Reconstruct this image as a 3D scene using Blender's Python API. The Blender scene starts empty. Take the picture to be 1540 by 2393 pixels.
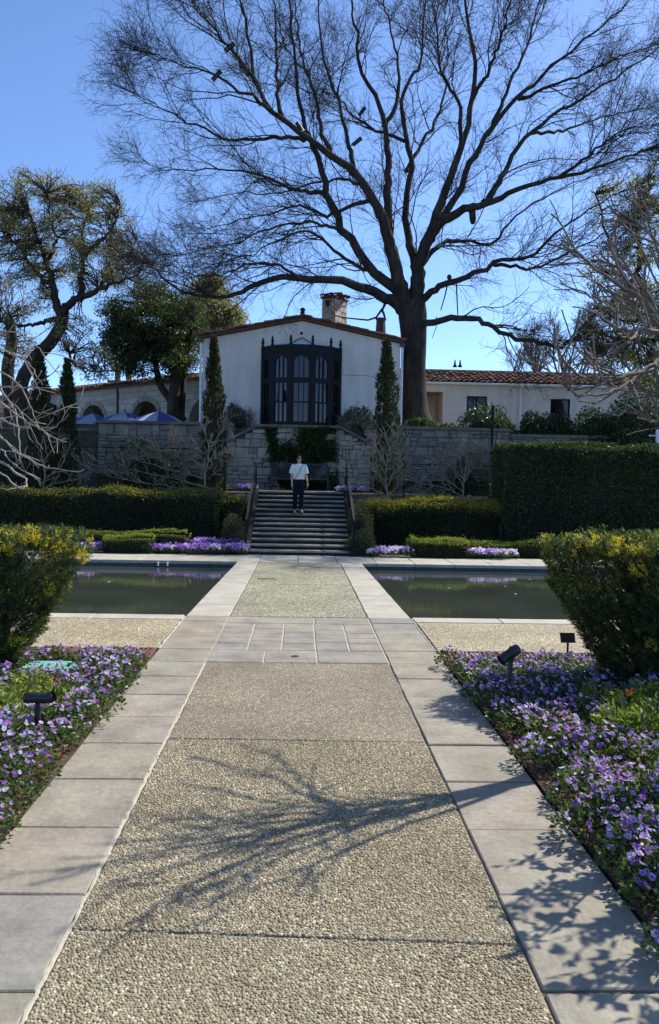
import bpy, math, random
import numpy as np
from mathutils import Vector, Matrix

rng = np.random.default_rng(7)
random.seed(7)
SC = bpy.context.scene
COL = SC.collection
PI = math.pi

# ------------------------------------------------------------------ camera
F_PX, CX, CY, IW, IH = 1914.0, 770.0, 1196.5, 1540.0, 2393.0      # measuring grid of the photograph
CAMH = 2.05
VPX, VPY, ROLL = 704.0, 1109.0, math.radians(1.0)
_a = np.array([(VPX - CX) / F_PX, -(VPY - CY) / F_PX, -1.0]); _a /= np.linalg.norm(_a)
_u = np.array([math.sin(ROLL), math.cos(ROLL), 0.0]); _u -= _a * _u.dot(_a); _u /= np.linalg.norm(_u)
_x = np.cross(_a, _u)
ROT = np.array([_x, _a, _u])                                       # camera -> world
cam_d = bpy.data.cameras.new("camera")
cam = bpy.data.objects.new("camera", cam_d); COL.objects.link(cam)
cam_d.sensor_fit = 'VERTICAL'; cam_d.sensor_height = 24.0; cam_d.sensor_width = 24.0
cam_d.lens = 24.0 * F_PX / IH
cam_d.clip_start = 0.05; cam_d.clip_end = 2000
M4 = Matrix([[*ROT[0], 0], [*ROT[1], 0], [*ROT[2], CAMH], [0, 0, 0, 1]])
cam.matrix_world = M4
SC.camera = cam

# ------------------------------------------------------------------ world, sun, exposure
SUNV = np.array([0.82, 0.53, 1.0]); SUNV /= np.linalg.norm(SUNV)
SUN_EL = math.asin(SUNV[2]); SUN_AZ = math.atan2(SUNV[0], SUNV[1])
world = bpy.data.worlds.new("World"); SC.world = world; world.use_nodes = True
wn = world.node_tree.nodes; wl = world.node_tree.links
bg = wn['Background']; sky = wn.new('ShaderNodeTexSky'); sky.sky_type = 'NISHITA'
sky.sun_disc = False; sky.sun_elevation = SUN_EL; sky.sun_rotation = SUN_AZ
sky.altitude = 100; sky.air_density = 0.62; sky.dust_density = 0.35; sky.ozone_density = 6.5
wl.new(sky.outputs[0], bg.inputs[0]); bg.inputs[1].default_value = 0.15
sd = bpy.data.lights.new("sun", 'SUN'); sd.energy = 3.8; sd.angle = math.radians(0.53); sd.color = (1.0, 0.95, 0.86)
sun = bpy.data.objects.new("sun", sd); COL.objects.link(sun); sun.location = (20, 20, 40)
sun.rotation_euler = Vector(SUNV.tolist()).to_track_quat('Z', 'Y').to_euler()
SC.view_settings.view_transform = 'Standard'; SC.view_settings.look = 'None'
SC.view_settings.exposure = 0.85; SC.view_settings.gamma = 1.0; SC.view_settings.use_curve_mapping = False
SC.cycles.max_bounces = 6; SC.cycles.transparent_max_bounces = 8
SC.cycles.use_denoising = True

# ------------------------------------------------------------------ measuring helpers
def W(u, v, Y):
    """world point at depth Y that the photograph shows at (u, v) of the measuring grid"""
    d = ROT @ np.array([(u - CX) / F_PX, -(v - CY) / F_PX, -1.0])
    t = Y / d[1]
    return np.array([t * d[0], Y, CAMH + t * d[2]])
def G(u, v, z=0.0):
    d = ROT @ np.array([(u - CX) / F_PX, -(v - CY) / F_PX, -1.0])
    t = (z - CAMH) / d[2]
    return np.array([t * d[0], t * d[1], z])

# ------------------------------------------------------------------ mesh helpers
def npmesh(name, V, F, fa=None, smooth=False):
    V = np.ascontiguousarray(V, dtype=np.float32); F = np.ascontiguousarray(F, dtype=np.int32)
    me = bpy.data.meshes.new(name); k = F.shape[1]
    me.vertices.add(len(V)); me.vertices.foreach_set('co', V.ravel())
    me.loops.add(F.size); me.loops.foreach_set('vertex_index', F.ravel())
    me.polygons.add(len(F)); me.polygons.foreach_set('loop_start', np.arange(len(F), dtype=np.int32) * k)
    me.update(calc_edges=True)
    if smooth: me.polygons.foreach_set('use_smooth', np.ones(len(F), dtype=bool))
    if fa is not None:
        at = me.attributes.new('v', 'FLOAT', 'FACE'); at.data.foreach_set('value', np.ascontiguousarray(fa, dtype=np.float32))
    return me

class MB:
    """small mesh collector"""
    def __init__(s): s.v = []; s.f = []
    def add(s, V, F):
        o = len(s.v); s.v += [tuple(map(float, p)) for p in V]; s.f += [tuple(i + o for i in f) for f in F]; return s
    def box(s, x0, x1, y0, y1, z0, z1):
        return s.add([(x0,y0,z0),(x1,y0,z0),(x1,y1,z0),(x0,y1,z0),(x0,y0,z1),(x1,y0,z1),(x1,y1,z1),(x0,y1,z1)],
                     [(0,3,2,1),(4,5,6,7),(0,1,5,4),(1,2,6,5),(2,3,7,6),(3,0,4,7)])
    def bar(s, p, q, w, h, up=(0,0,1)):
        p = Vector(p); q = Vector(q); d = (q - p).normalized(); a = d.cross(Vector(up))
        if a.length < 1e-4: a = d.cross(Vector((0,1,0)))
        a.normalize(); b = a.cross(d).normalized(); a *= w/2; b *= h/2
        return s.add([p-a-b,p+a-b,p+a+b,p-a+b,q-a-b,q+a-b,q+a+b,q-a+b],
                     [(3,2,1,0),(4,5,6,7),(0,1,5,4),(1,2,6,5),(2,3,7,6),(3,0,4,7)])
    def tube(s, pts, r, n=8, caps=True):
        pts = [Vector(p) for p in pts]; m = len(pts)
        if not hasattr(r, '__len__'): r = [r] * m
        V = []; F = []; ref = None
        for i, p in enumerate(pts):
            d = (pts[min(i+1, m-1)] - pts[max(i-1, 0)]).normalized()
            if ref is None: ref = Vector((0,0,1)) if abs(d.z) < .9 else Vector((1,0,0))
            a = d.cross(ref).normalized(); b = a.cross(d).normalized(); ref = b
            for k in range(n):
                t = 2*PI*k/n; V.append(p + (a*math.cos(t) + b*math.sin(t)) * r[i])
        for i in range(m-1):
            for k in range(n):
                k2 = (k+1) % n; F.append((i*n+k, i*n+k2, (i+1)*n+k2, (i+1)*n+k))
        if caps: F.append(tuple(range(n-1, -1, -1))); F.append(tuple((m-1)*n + k for k in range(n)))
        return s.add(V, F)
    def lathe(s, prof, n=12, c=(0,0,0), sy=1.0):
        V = []; F = []; m = len(prof)
        for r, z in prof:
            for k in range(n):
                t = 2*PI*k/n; V.append((c[0]+r*math.cos(t), c[1]+r*math.sin(t)*sy, c[2]+z))
        for i in range(m-1):
            for k in range(n):
                k2 = (k+1) % n; F.append((i*n+k, i*n+k2, (i+1)*n+k2, (i+1)*n+k))
        F.append(tuple(range(n-1, -1, -1))); F.append(tuple((m-1)*n + k for k in range(n)))
        return s.add(V, F)
    def prism(s, poly, y0, y1):
        """poly in XZ, extruded in Y"""
        n = len(poly)
        V = [(x, y0, z) for x, z in poly] + [(x, y1, z) for x, z in poly]
        F = [tuple(range(n)), tuple(range(2*n-1, n-1, -1))] + [(i, (i+n), ((i+1) % n)+n, (i+1) % n) for i in range(n)]
        return s.add(V, F)
    def capsule(s, p, q, r0, r1, n=12):
        p = Vector(p); q = Vector(q); d = (q-p).normalized()
        pts = []; rs = []
        for a in (-85, -55, -25): t = math.radians(a); pts.append(p + d*r0*math.sin(t)); rs.append(r0*math.cos(t))
        for k in range(1, 5): t = k/5; pts.append(p.lerp(q, t)); rs.append(r0 + (r1-r0)*t)
        for a in (25, 55, 85): t = math.radians(a); pts.append(q + d*r1*math.sin(t)); rs.append(r1*math.cos(t))
        return s.tube(pts, rs, n)
    def mesh(s, name, smooth=False):
        me = bpy.data.meshes.new(name); me.from_pydata(s.v, [], s.f); me.update()
        if smooth: me.polygons.foreach_set('use_smooth', np.ones(len(me.polygons), dtype=bool))
        return me

def link(name, me, mat, parent=None, loc=None, rot=None, scale=None):
    o = bpy.data.objects.new(name, me)
    if me is not None and mat is not None and not me.materials: me.materials.append(mat)
    COL.objects.link(o)
    if parent is not None: o.parent = parent
    if loc is not None: o.location = [float(c) for c in loc]
    if rot is not None: o.rotation_euler = rot
    if scale is not None: o.scale = scale
    return o
def tag(o, label=None, cat=None, group=None, kind=None):
    if label: o['label'] = label
    if cat: o['category'] = cat
    if group: o['group'] = group
    if kind: o['kind'] = kind
    return o
def thing(name, label, cat, loc=(0,0,0), rz=0.0, group=None):
    o = bpy.data.objects.new(name, None); COL.objects.link(o)
    o.location = [float(c) for c in loc]; o.rotation_euler = (0, 0, rz); o.empty_display_size = .2
    return tag(o, label, cat, group)
def part(name, mb, mat, parent, smooth=False, **k):
    return link(name, mb.mesh(name, smooth), mat, parent, **k)
def struct(name, mb, mat):
    return tag(link(name, mb.mesh(name), mat), kind='structure')

# ------------------------------------------------------------------ materials
def newmat(name):
    m = bpy.data.materials.new(name); m.use_nodes = True
    nt = m.node_tree; b = nt.nodes['Principled BSDF']; return m, nt, b
def N(nt, t, **k):
    n = nt.nodes.new(t)
    for a, v in k.items(): setattr(n, a, v)
    return n
def ramp(nt, stops, fac):
    r = N(nt, 'ShaderNodeValToRGB'); el = r.color_ramp.elements
    while len(el) < len(stops): el.new(0.5)
    for e, (p, c) in zip(el, stops): e.position = p; e.color = (*c, 1)
    nt.links.new(fac, r.inputs[0]); return r.outputs[0]
def noise(nt, scale, detail=4, rough=.55, vec=None, dim=None):
    n = N(nt, 'ShaderNodeTexNoise'); n.inputs['Scale'].default_value = scale
    n.inputs['Detail'].default_value = detail; n.inputs['Roughness'].default_value = rough
    if vec is not None: nt.links.new(vec, n.inputs['Vector'])
    return n.outputs['Fac']
def mixc(nt, fac, a, b, mode='MIX'):
    m = N(nt, 'ShaderNodeMix', data_type='RGBA', blend_type=mode)
    for sck, v in ((0, fac), (6, a), (7, b)):
        if hasattr(v, 'node'): nt.links.new(v, m.inputs[sck])
        elif sck == 0: m.inputs[0].default_value = v
        else: m.inputs[sck].default_value = (*v, 1)
    return m.outputs[2]
def bump(nt, b, h, strength=.4, dist=.01):
    n = N(nt, 'ShaderNodeBump'); n.inputs['Strength'].default_value = strength; n.inputs['Distance'].default_value = dist
    nt.links.new(h, n.inputs['Height']); nt.links.new(n.outputs[0], b.inputs['Normal'])
def coords(nt, kind='Object'):
    return N(nt, 'ShaderNodeTexCoord').outputs[kind]
def geopos(nt): return N(nt, 'ShaderNodeNewGeometry').outputs['Position']

def plain(name, c, rough=.6, metal=0.0, var=.25, scale=8, bmp=.15, bd=.004, spec=.5):
    m, nt, b = newmat(name); p = geopos(nt)
    f = noise(nt, scale, 5, .6, p)
    lo = tuple(x * (1 - var) for x in c); hi = tuple(min(1, x * (1 + var)) for x in c)
    nt.links.new(ramp(nt, [(.3, lo), (.7, hi)], f), b.inputs['Base Color'])
    b.inputs['Roughness'].default_value = rough; b.inputs['Metallic'].default_value = metal
    b.inputs['Specular IOR Level'].default_value = spec
    if bmp: bump(nt, b, noise(nt, scale * 6, 4, .6, p), bmp, bd)
    return m

def stone_mat(name, cols, scale=3.0, rough=.8, bmp=.5, bd=.01, stain=.35, spots=None):
    """per-stone tint from Object Info plus veins, grain and blotches"""
    m, nt, b = newmat(name); p = geopos(nt)
    rnd = N(nt, 'ShaderNodeObjectInfo').outputs['Random']
    n = len(cols); base = ramp(nt, [(i / max(1, n - 1), c) for i, c in enumerate(cols)], rnd)
    f1 = noise(nt, scale, 6, .62, p); f2 = noise(nt, scale * 9, 5, .65, p)
    c1 = mixc(nt, 1.0, base, ramp(nt, [(.28, (1-stain,)*3), (.72, (1.18,)*3)], f1), 'MULTIPLY')
    c2 = mixc(nt, 1.0, c1, ramp(nt, [(.3, (.80,)*3), (.7, (1.12,)*3)], f2), 'MULTIPLY')
    if spots:
        f3 = noise(nt, spots[0], 4, .6, p)
        c2 = mixc(nt, ramp(nt, [(spots[1], (0,)*3), (spots[1] + .1, (1,)*3)], f3), c2, spots[2])
    nt.links.new(c2, b.inputs['Base Color']); b.inputs['Roughness'].default_value = rough
    b.inputs['Specular IOR Level'].default_value = .3
    ad = N(nt, 'ShaderNodeMath', operation='ADD'); nt.links.new(f1, ad.inputs[0]); nt.links.new(f2, ad.inputs[1])
    bump(nt, b, ad.outputs[0], bmp, bd)
    return m

def leaf_mat(name, stops, transl=.35, rough=.5, tcol=None, spec=.35):
    m, nt, b = newmat(name)
    a = N(nt, 'ShaderNodeAttribute'); a.attribute_name = 'v'
    c = ramp(nt, stops, a.outputs['Fac'])
    nt.links.new(c, b.inputs['Base Color']); b.inputs['Roughness'].default_value = rough
    b.inputs['Specular IOR Level'].default_value = spec
    t = N(nt, 'ShaderNodeBsdfTranslucent')
    nt.links.new(mixc(nt, 1.0, c, tcol or (1.25, 1.3, .6), 'MULTIPLY'), t.inputs[0])
    mx = N(nt, 'ShaderNodeMixShader'); mx.inputs[0].default_value = transl
    nt.links.new(b.outputs[0], mx.inputs[1]); nt.links.new(t.outputs[0], mx.inputs[2])
    nt.links.new(mx.outputs[0], nt.nodes['Material Output'].inputs[0])
    return m

def bark_mat(name, lo, hi, scale=6, stretch=.25, bmp=.6, bd=.03):
    m, nt, b = newmat(name); p = geopos(nt)
    mp = N(nt, 'ShaderNodeMapping'); mp.inputs['Scale'].default_value = (1, 1, stretch); nt.links.new(p, mp.inputs[0])
    f = noise(nt, scale, 6, .65, mp.outputs[0]); f2 = noise(nt, .8, 3, .5, p)
    c = mixc(nt, 1.0, ramp(nt, [(.3, lo), (.7, hi)], f), ramp(nt, [(.3, (.75,)*3), (.7, (1.2,)*3)], f2), 'MULTIPLY')
    nt.links.new(c, b.inputs['Base Color']); b.inputs['Roughness'].default_value = .9
    b.inputs['Specular IOR Level'].default_value = .15
    bump(nt, b, f, bmp, bd); return m

def aggregate_mat(name, cols, scale=62.0, gap=(.10, .095, .075), tint=(1, 1, 1)):
    m, nt, b = newmat(name); p = geopos(nt)
    wz = N(nt, 'ShaderNodeVectorMath', operation='MULTIPLY'); wz.inputs[1].default_value = (1, 1, .001); nt.links.new(p, wz.inputs[0])
    nn = N(nt, 'ShaderNodeTexNoise'); nn.inputs['Scale'].default_value = 30; nt.links.new(wz.outputs[0], nn.inputs['Vector'])
    sc = N(nt, 'ShaderNodeVectorMath', operation='SCALE'); sc.inputs[3].default_value = .012; nt.links.new(nn.outputs['Color'], sc.inputs[0])
    ad = N(nt, 'ShaderNodeVectorMath', operation='ADD'); nt.links.new(wz.outputs[0], ad.inputs[0]); nt.links.new(sc.outputs[0], ad.inputs[1])
    v1 = N(nt, 'ShaderNodeTexVoronoi'); v1.inputs['Scale'].default_value = scale; nt.links.new(ad.outputs[0], v1.inputs['Vector'])
    v2 = N(nt, 'ShaderNodeTexVoronoi', feature='DISTANCE_TO_EDGE'); v2.inputs['Scale'].default_value = scale; nt.links.new(ad.outputs[0], v2.inputs['Vector'])
    sep = N(nt, 'ShaderNodeSeparateColor'); nt.links.new(v1.outputs['Color'], sep.inputs[0])
    n = len(cols); c = ramp(nt, [(i / (n - 1), k) for i, k in enumerate(cols)], sep.outputs[0])
    c = mixc(nt, ramp(nt, [(.04, (0,)*3), (.16, (1,)*3)], v2.outputs['Distance']), gap, c)
    big = noise(nt, .9, 5, .6, p)
    c = mixc(nt, 1.0, c, ramp(nt, [(.3, (.74, .72, .68)), (.7, (1.12, 1.12, 1.1))], big), 'MULTIPLY')
    c = mixc(nt, 1.0, c, tint, 'MULTIPLY')
    nt.links.new(c, b.inputs['Base Color']); b.inputs['Roughness'].default_value = .7; b.inputs['Specular IOR Level'].default_value = .3
    bump(nt, b, ramp(nt, [(0, (0,)*3), (.35, (1,)*3)], v2.outputs['Distance']), .7, .006)
    return m

MAT = {}
PEB = [(.20,.163,.10), (.30,.255,.165), (.43,.375,.245), (.235,.212,.148), (.60,.535,.385), (.30,.215,.127), (.36,.318,.225), (.17,.153,.115)]
MAT['slab'] = stone_mat('flagstone', [(.285,.26,.21), (.325,.29,.215), (.27,.25,.21), (.315,.272,.205), (.262,.248,.215), (.31,.278,.21), (.285,.256,.20), (.33,.292,.225)], 2.6, .8, .6, .010, .36, (5.0, .66, (.22,.205,.18)))
MAT['coping'] = stone_mat('pool_coping', [(.40,.37,.29), (.44,.405,.325), (.375,.35,.285)], 2.5, .75, .35, .006, .2)
MAT['mortar'] = plain('pale_mortar', (.42,.385,.29), .9, 0, .2, 30, .5, .006)
MAT['joint'] = plain('dark_joint', (.16,.14,.11), .95, 0, .3, 30, .4, .006)
MAT['aggregate'] = aggregate_mat('exposed_aggregate', PEB)
MAT['aggregate_pale'] = aggregate_mat('pale_aggregate', [(.30,.25,.15), (.48,.41,.27), (.62,.55,.39), (.40,.33,.20)], 34, (.16,.13,.08))
MAT['aggregate_green'] = aggregate_mat('bridge_aggregate', [(.24,.23,.15), (.40,.38,.26), (.55,.52,.38), (.32,.30,.20)], 26, (.13,.13,.09))
MAT['tread'] = stone_mat('stair_stone', [(.23,.215,.17), (.28,.255,.20), (.20,.188,.155)], 4, .85, .5, .01, .4, (9, .6, (.12,.12,.09)))
MAT['riser'] = stone_mat('shaded_riser', [(.022,.021,.017), (.036,.034,.027)], 5, .9, .6, .012, .5, (7, .55, (.022,.025,.015)))  # near-black: shade on the step fronts is put into the stone colour
MAT['wallstone'] = stone_mat('buff_wall_stone', [(.36,.33,.26), (.46,.43,.36), (.27,.25,.20), (.40,.36,.28), (.32,.30,.26), (.43,.385,.30)], 4, .9, .7, .02, .35, (6, .66, (.17,.165,.145)))
MAT['greystone'] = stone_mat('grey_wall_stone', [(.25,.225,.185), (.35,.315,.26), (.18,.165,.14), (.29,.255,.205), (.22,.205,.175)], 3, .9, .7, .02, .45, (4, .58, (.11,.108,.10)))
MAT['wallcore'] = plain('wall_joint', (.085,.078,.065), .95, 0, .3, 10, .5, .01)
MAT['wallcap'] = stone_mat('wall_cap', [(.17,.14,.10), (.21,.175,.13), (.15,.13,.105)], 4, .9, .6, .015, .4)
def stucco_mat():
    m, nt, b = newmat('white_stucco'); p = geopos(nt)
    mp = N(nt, 'ShaderNodeMapping'); mp.inputs['Scale'].default_value = (2.2, 2.2, .35); nt.links.new(p, mp.inputs[0])
    c = mixc(nt, 1.0, (.66,.61,.55), ramp(nt, [(.35, (.89,.885,.87)), (.6, (1.0,)*3)], noise(nt, 1.6, 6, .6, mp.outputs[0])), 'MULTIPLY')
    c = mixc(nt, 1.0, c, ramp(nt, [(.3, (.90,)*3), (.7, (1.05,)*3)], noise(nt, .7, 4, .6, p)), 'MULTIPLY')
    nt.links.new(c, b.inputs['Base Color']); b.inputs['Roughness'].default_value = .9; b.inputs['Specular IOR Level'].default_value = .2
    bump(nt, b, noise(nt, 22, 5, .6, p), .45, .01); return m
MAT['stucco'] = stucco_mat()
MAT['beige'] = plain('beige_stucco', (.56,.48,.37), .9, 0, .06, 3, .3, .004, .2)
MAT['tile'] = stone_mat('clay_tile', [(.13,.042,.024), (.19,.072,.038), (.08,.038,.027), (.22,.11,.065), (.11,.055,.038)], 5, .85, .5, .01, .4, (6, .6, (.10,.075,.06)))
MAT['iron'] = plain('black_iron', (.004,.005,.008), .5, 0, .3, 10, .1, .002, .2)
MAT['rail'] = plain('weathered_rail', (.06,.05,.042), .5, .3, .35, 12, .2, .003)
MAT['white'] = plain('white_paint', (.68,.68,.68), .6, 0, .06, 6, .1)
MAT['chimney'] = stone_mat('chimney_stone', [(.50,.44,.38), (.60,.56,.50), (.40,.32,.26), (.56,.50,.43)], 5, .9, .6, .02, .3)
MAT['soil'] = plain('soil', (.085,.048,.028), .95, 0, .4, 14, .8, .03)
MAT['ground'] = plain('garden_ground', (.07,.065,.04), .95, 0, .4, 5, .7, .03)
MAT['chip'] = leaf_mat('bark_chip', [(0, (.13,.055,.03)), (.5, (.22,.10,.055)), (1, (.34,.20,.12))], 0.0, .9)
MAT['pool'] = plain('pool_shell', (.035,.04,.038), .8, 0, .3, 6, .3)
MAT['pooltile'] = stone_mat('waterline_tile', [(.05,.065,.075), (.07,.085,.09), (.045,.055,.07)], 8, .4, .2, .003, .2)
MAT['grate'] = plain('rusty_grate', (.17,.075,.05), .7, .2, .3, 20, .3, .002)
MAT['lamp'] = plain('spotlight_metal', (.02,.024,.028), .45, .2, .25, 25, .1, .002)
MAT['plaque'] = plain('bronze_plaque', (.045,.03,.02), .5, .3, .3, 25, .1, .002)
MAT['teal'] = plain('teal_plastic', (.16,.38,.33), .55, 0, .12, 12, .1, .002)
MAT['dark'] = plain('dark_interior', (.015,.014,.012), .9, 0, .2, 4, 0)
MAT['bark_big'] = bark_mat('dark_bark', (.022,.019,.017), (.075,.062,.05), 7, .3, .9, .04)
MAT['bark_oak'] = bark_mat('oak_bark', (.025,.020,.016), (.085,.068,.052), 7, .35)
MAT['bark_pale'] = bark_mat('pale_bark', (.20,.17,.14), (.44,.39,.33), 12, .5, .4, .006)
MAT['bark_tan'] = bark_mat('tan_bark', (.13,.105,.075), (.33,.28,.21), 12, .5, .4, .006)
MAT['bark_grey'] = bark_mat('grey_bark', (.10,.085,.07), (.24,.205,.17), 16, .5, .3, .01)
def glass_mat():
    m, nt, b = newmat('window_glass'); p = geopos(nt)
    b.inputs['Base Color'].default_value = (.006, .008, .012, 1); b.inputs['Roughness'].default_value = .03
    b.inputs['IOR'].default_value = 1.5; b.inputs['Specular IOR Level'].default_value = .5
    bump(nt, b, noise(nt, 1.2, 2, .5, p), .05, .02); return m
MAT['glass'] = glass_mat()
def water_mat():
    m, nt, b = newmat('pool_water'); p = geopos(nt)
    f = noise(nt, .6, 4, .55, p)
    nt.links.new(ramp(nt, [(.3, (.028,.034,.026)), (.7, (.044,.052,.040))], f), b.inputs['Base Color'])
    b.inputs['Roughness'].default_value = .02; b.inputs['IOR'].default_value = 1.33
    mp = N(nt, 'ShaderNodeMapping'); mp.inputs['Scale'].default_value = (1, 2.2, 1); nt.links.new(p, mp.inputs[0])
    bump(nt, b, noise(nt, 4, 3, .5, mp.outputs[0]), .09, .012); return m
MAT['water'] = water_mat()

# ================================================================== THE SETTING
# ------------------------------------------------------------------ ground
GX = [-400, -60, -12, -1.35, 1.35, 12, 60, 400]
GY = [(-40, -.03), (11.72, -.03), (19.1, -.03), (20.8, -.03), (22.7, -.03), (23.4, .45), (23.9, 1.15), (24.75, 1.46), (28.5, 1.50), (28.52, 3.62), (60, 3.62), (700, 3.62)]
mb = MB(); V = [(x, y, z) for y, z in GY for x in GX]; nX = len(GX); Fg = []
for j in range(len(GY) - 1):
    for i in range(nX - 1):
        if j == 1 and i in (2, 4): continue            # the two pools
        if i == 3 and 3 <= j <= 6: continue            # the stairs
        Fg.append((j*nX+i, j*nX+i+1, (j+1)*nX+i+1, (j+1)*nX+i))
mb.add(V, Fg); struct('ground', mb, MAT['ground'])

# ------------------------------------------------------------------ slabs
def slab_mesh(c, z0, z1, ch=.007, jit=.004):
    """four corners (counter-clockwise in plan), chamfered and slightly uneven; returns mesh and centre"""
    c = np.array(c, float); ctr = c.mean(0); L = c - ctr
    pts = []
    for i in range(4):
        a, b = L[i], L[(i+1) % 4]; m = max(1, int(np.linalg.norm(b-a) / .3))
        for k in range(m):
            p = a + (b-a) * k / m
            pts.append(p + rng.normal(0, jit, 2) * (1 if k else .4))
    pts = np.array(pts); n = len(pts); ins = pts * (1 - ch / np.maximum(.05, np.abs(pts).max(0)))
    V = [(*p, z0) for p in pts] + [(*p, z1 - ch) for p in pts] + [(*p, z1 + rng.normal(0, .0008)) for p in ins]
    F = []
    for i in range(n):
        j = (i+1) % n
        F += [(i, j, n+j, n+i), (n+i, n+j, 2*n+j, 2*n+i)]
    F.append(tuple(range(2*n, 3*n)))
    return MB().add(V, F).mesh('slab'), ctr
def slab(parent, c, z0=-.03, z1=.0, mat='slab', name='slab', gap=.006, ch=.007, jit=.003):
    c = np.array(c, float); ctr = c.mean(0)
    d = ctr - c; s = np.sign(d); c = c + s * gap
    me, ctr = slab_mesh(c, z0, z1, ch, jit)
    return link(name, me, MAT[mat], parent, loc=(ctr[0], ctr[1], 0))
def rect(x0, x1, y0, y1): return [(x0, y0), (x1, y0), (x1, y1), (x0, y1)]

XI, XO = 1.005, 1.62
mb = MB(); mb.box(-XO, XO, -3, 11.72, -.06, -.016); path = struct('path', mb, MAT['joint'])
# side strips of flagstone
ys = [.95, 1.68, 2.42, 3.17, 3.92, 4.67, 5.42, 6.15, 6.83, 7.52, 8.2, 8.85, 9.5, 10.5, 11.3, 11.72]
for sx in (-1, 1):
    for k in range(len(ys) - 1):
        j0, j1 = rng.normal(0, .012, 2)
        yo = 0 if sx < 0 else rng.normal(0, .015)
        slab(path, [(sx*XI, ys[k]+yo), (sx*XO, ys[k]+yo), (sx*XO, ys[k+1]+yo), (sx*XI, ys[k+1]+yo)][::sx], z1=.0 + rng.normal(0, .0015), gap=.005)
    slab(path, [(sx*XI, -1.5), (sx*XO, -1.5), (sx*XO, .95), (sx*XI, .95)][::sx])
# flagstone band across the path
mb = MB(); mb.box(-XI, XI, 8.85, 11.72, -.016, -.009); part('mortar', mb, MAT['mortar'], path)
for a, b in ((-1.0, -.38), (-.38, .21), (.21, 1.0)): slab(path, rect(a, b, 8.86, 9.48), gap=.008)
cx = [-1.0, -.595, -.195, .205, .606, 1.0]
for i in range(5):
    yy = [9.48, 9.86, 10.22, 10.6, 11.2] if i % 2 == 0 else [9.48, 9.98, 10.42, 10.78, 11.2]
    yy = [yy[0]] + [y + rng.normal(0, .03) for y in yy[1:-1]] + [yy[-1]]
    for k in range(4): slab(path, rect(cx[i], cx[i+1], yy[k], yy[k+1]), gap=.008 if k else .008)
slab(path, rect(-1.0, .22, 11.2, 11.71), gap=.008); slab(path, rect(.22, 1.0, 11.2, 11.71), gap=.008)
# mortar bead beside the left strip
mb = MB(); pts = [(-XI + rng.normal(0, .003), y, -.0105 + rng.normal(0, .0012)) for y in np.arange(2.3, 8.85, .05)]
mb.tube(pts, [max(.006, .0115 + rng.normal(0, .0015)) for _ in pts], 6); part('mortar', mb, MAT['mortar'], path)
mb = MB()
for sx in (-1, 1):
    pts = [(sx*XO + rng.normal(0, .003), y, -.004) for y in np.arange(9.5, 11.72, .09)]
    mb.tube(pts, [max(.006, .012 + rng.normal(0, .003)) for _ in pts], 6)
part('mortar', mb, MAT['mortar'], path)

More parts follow.
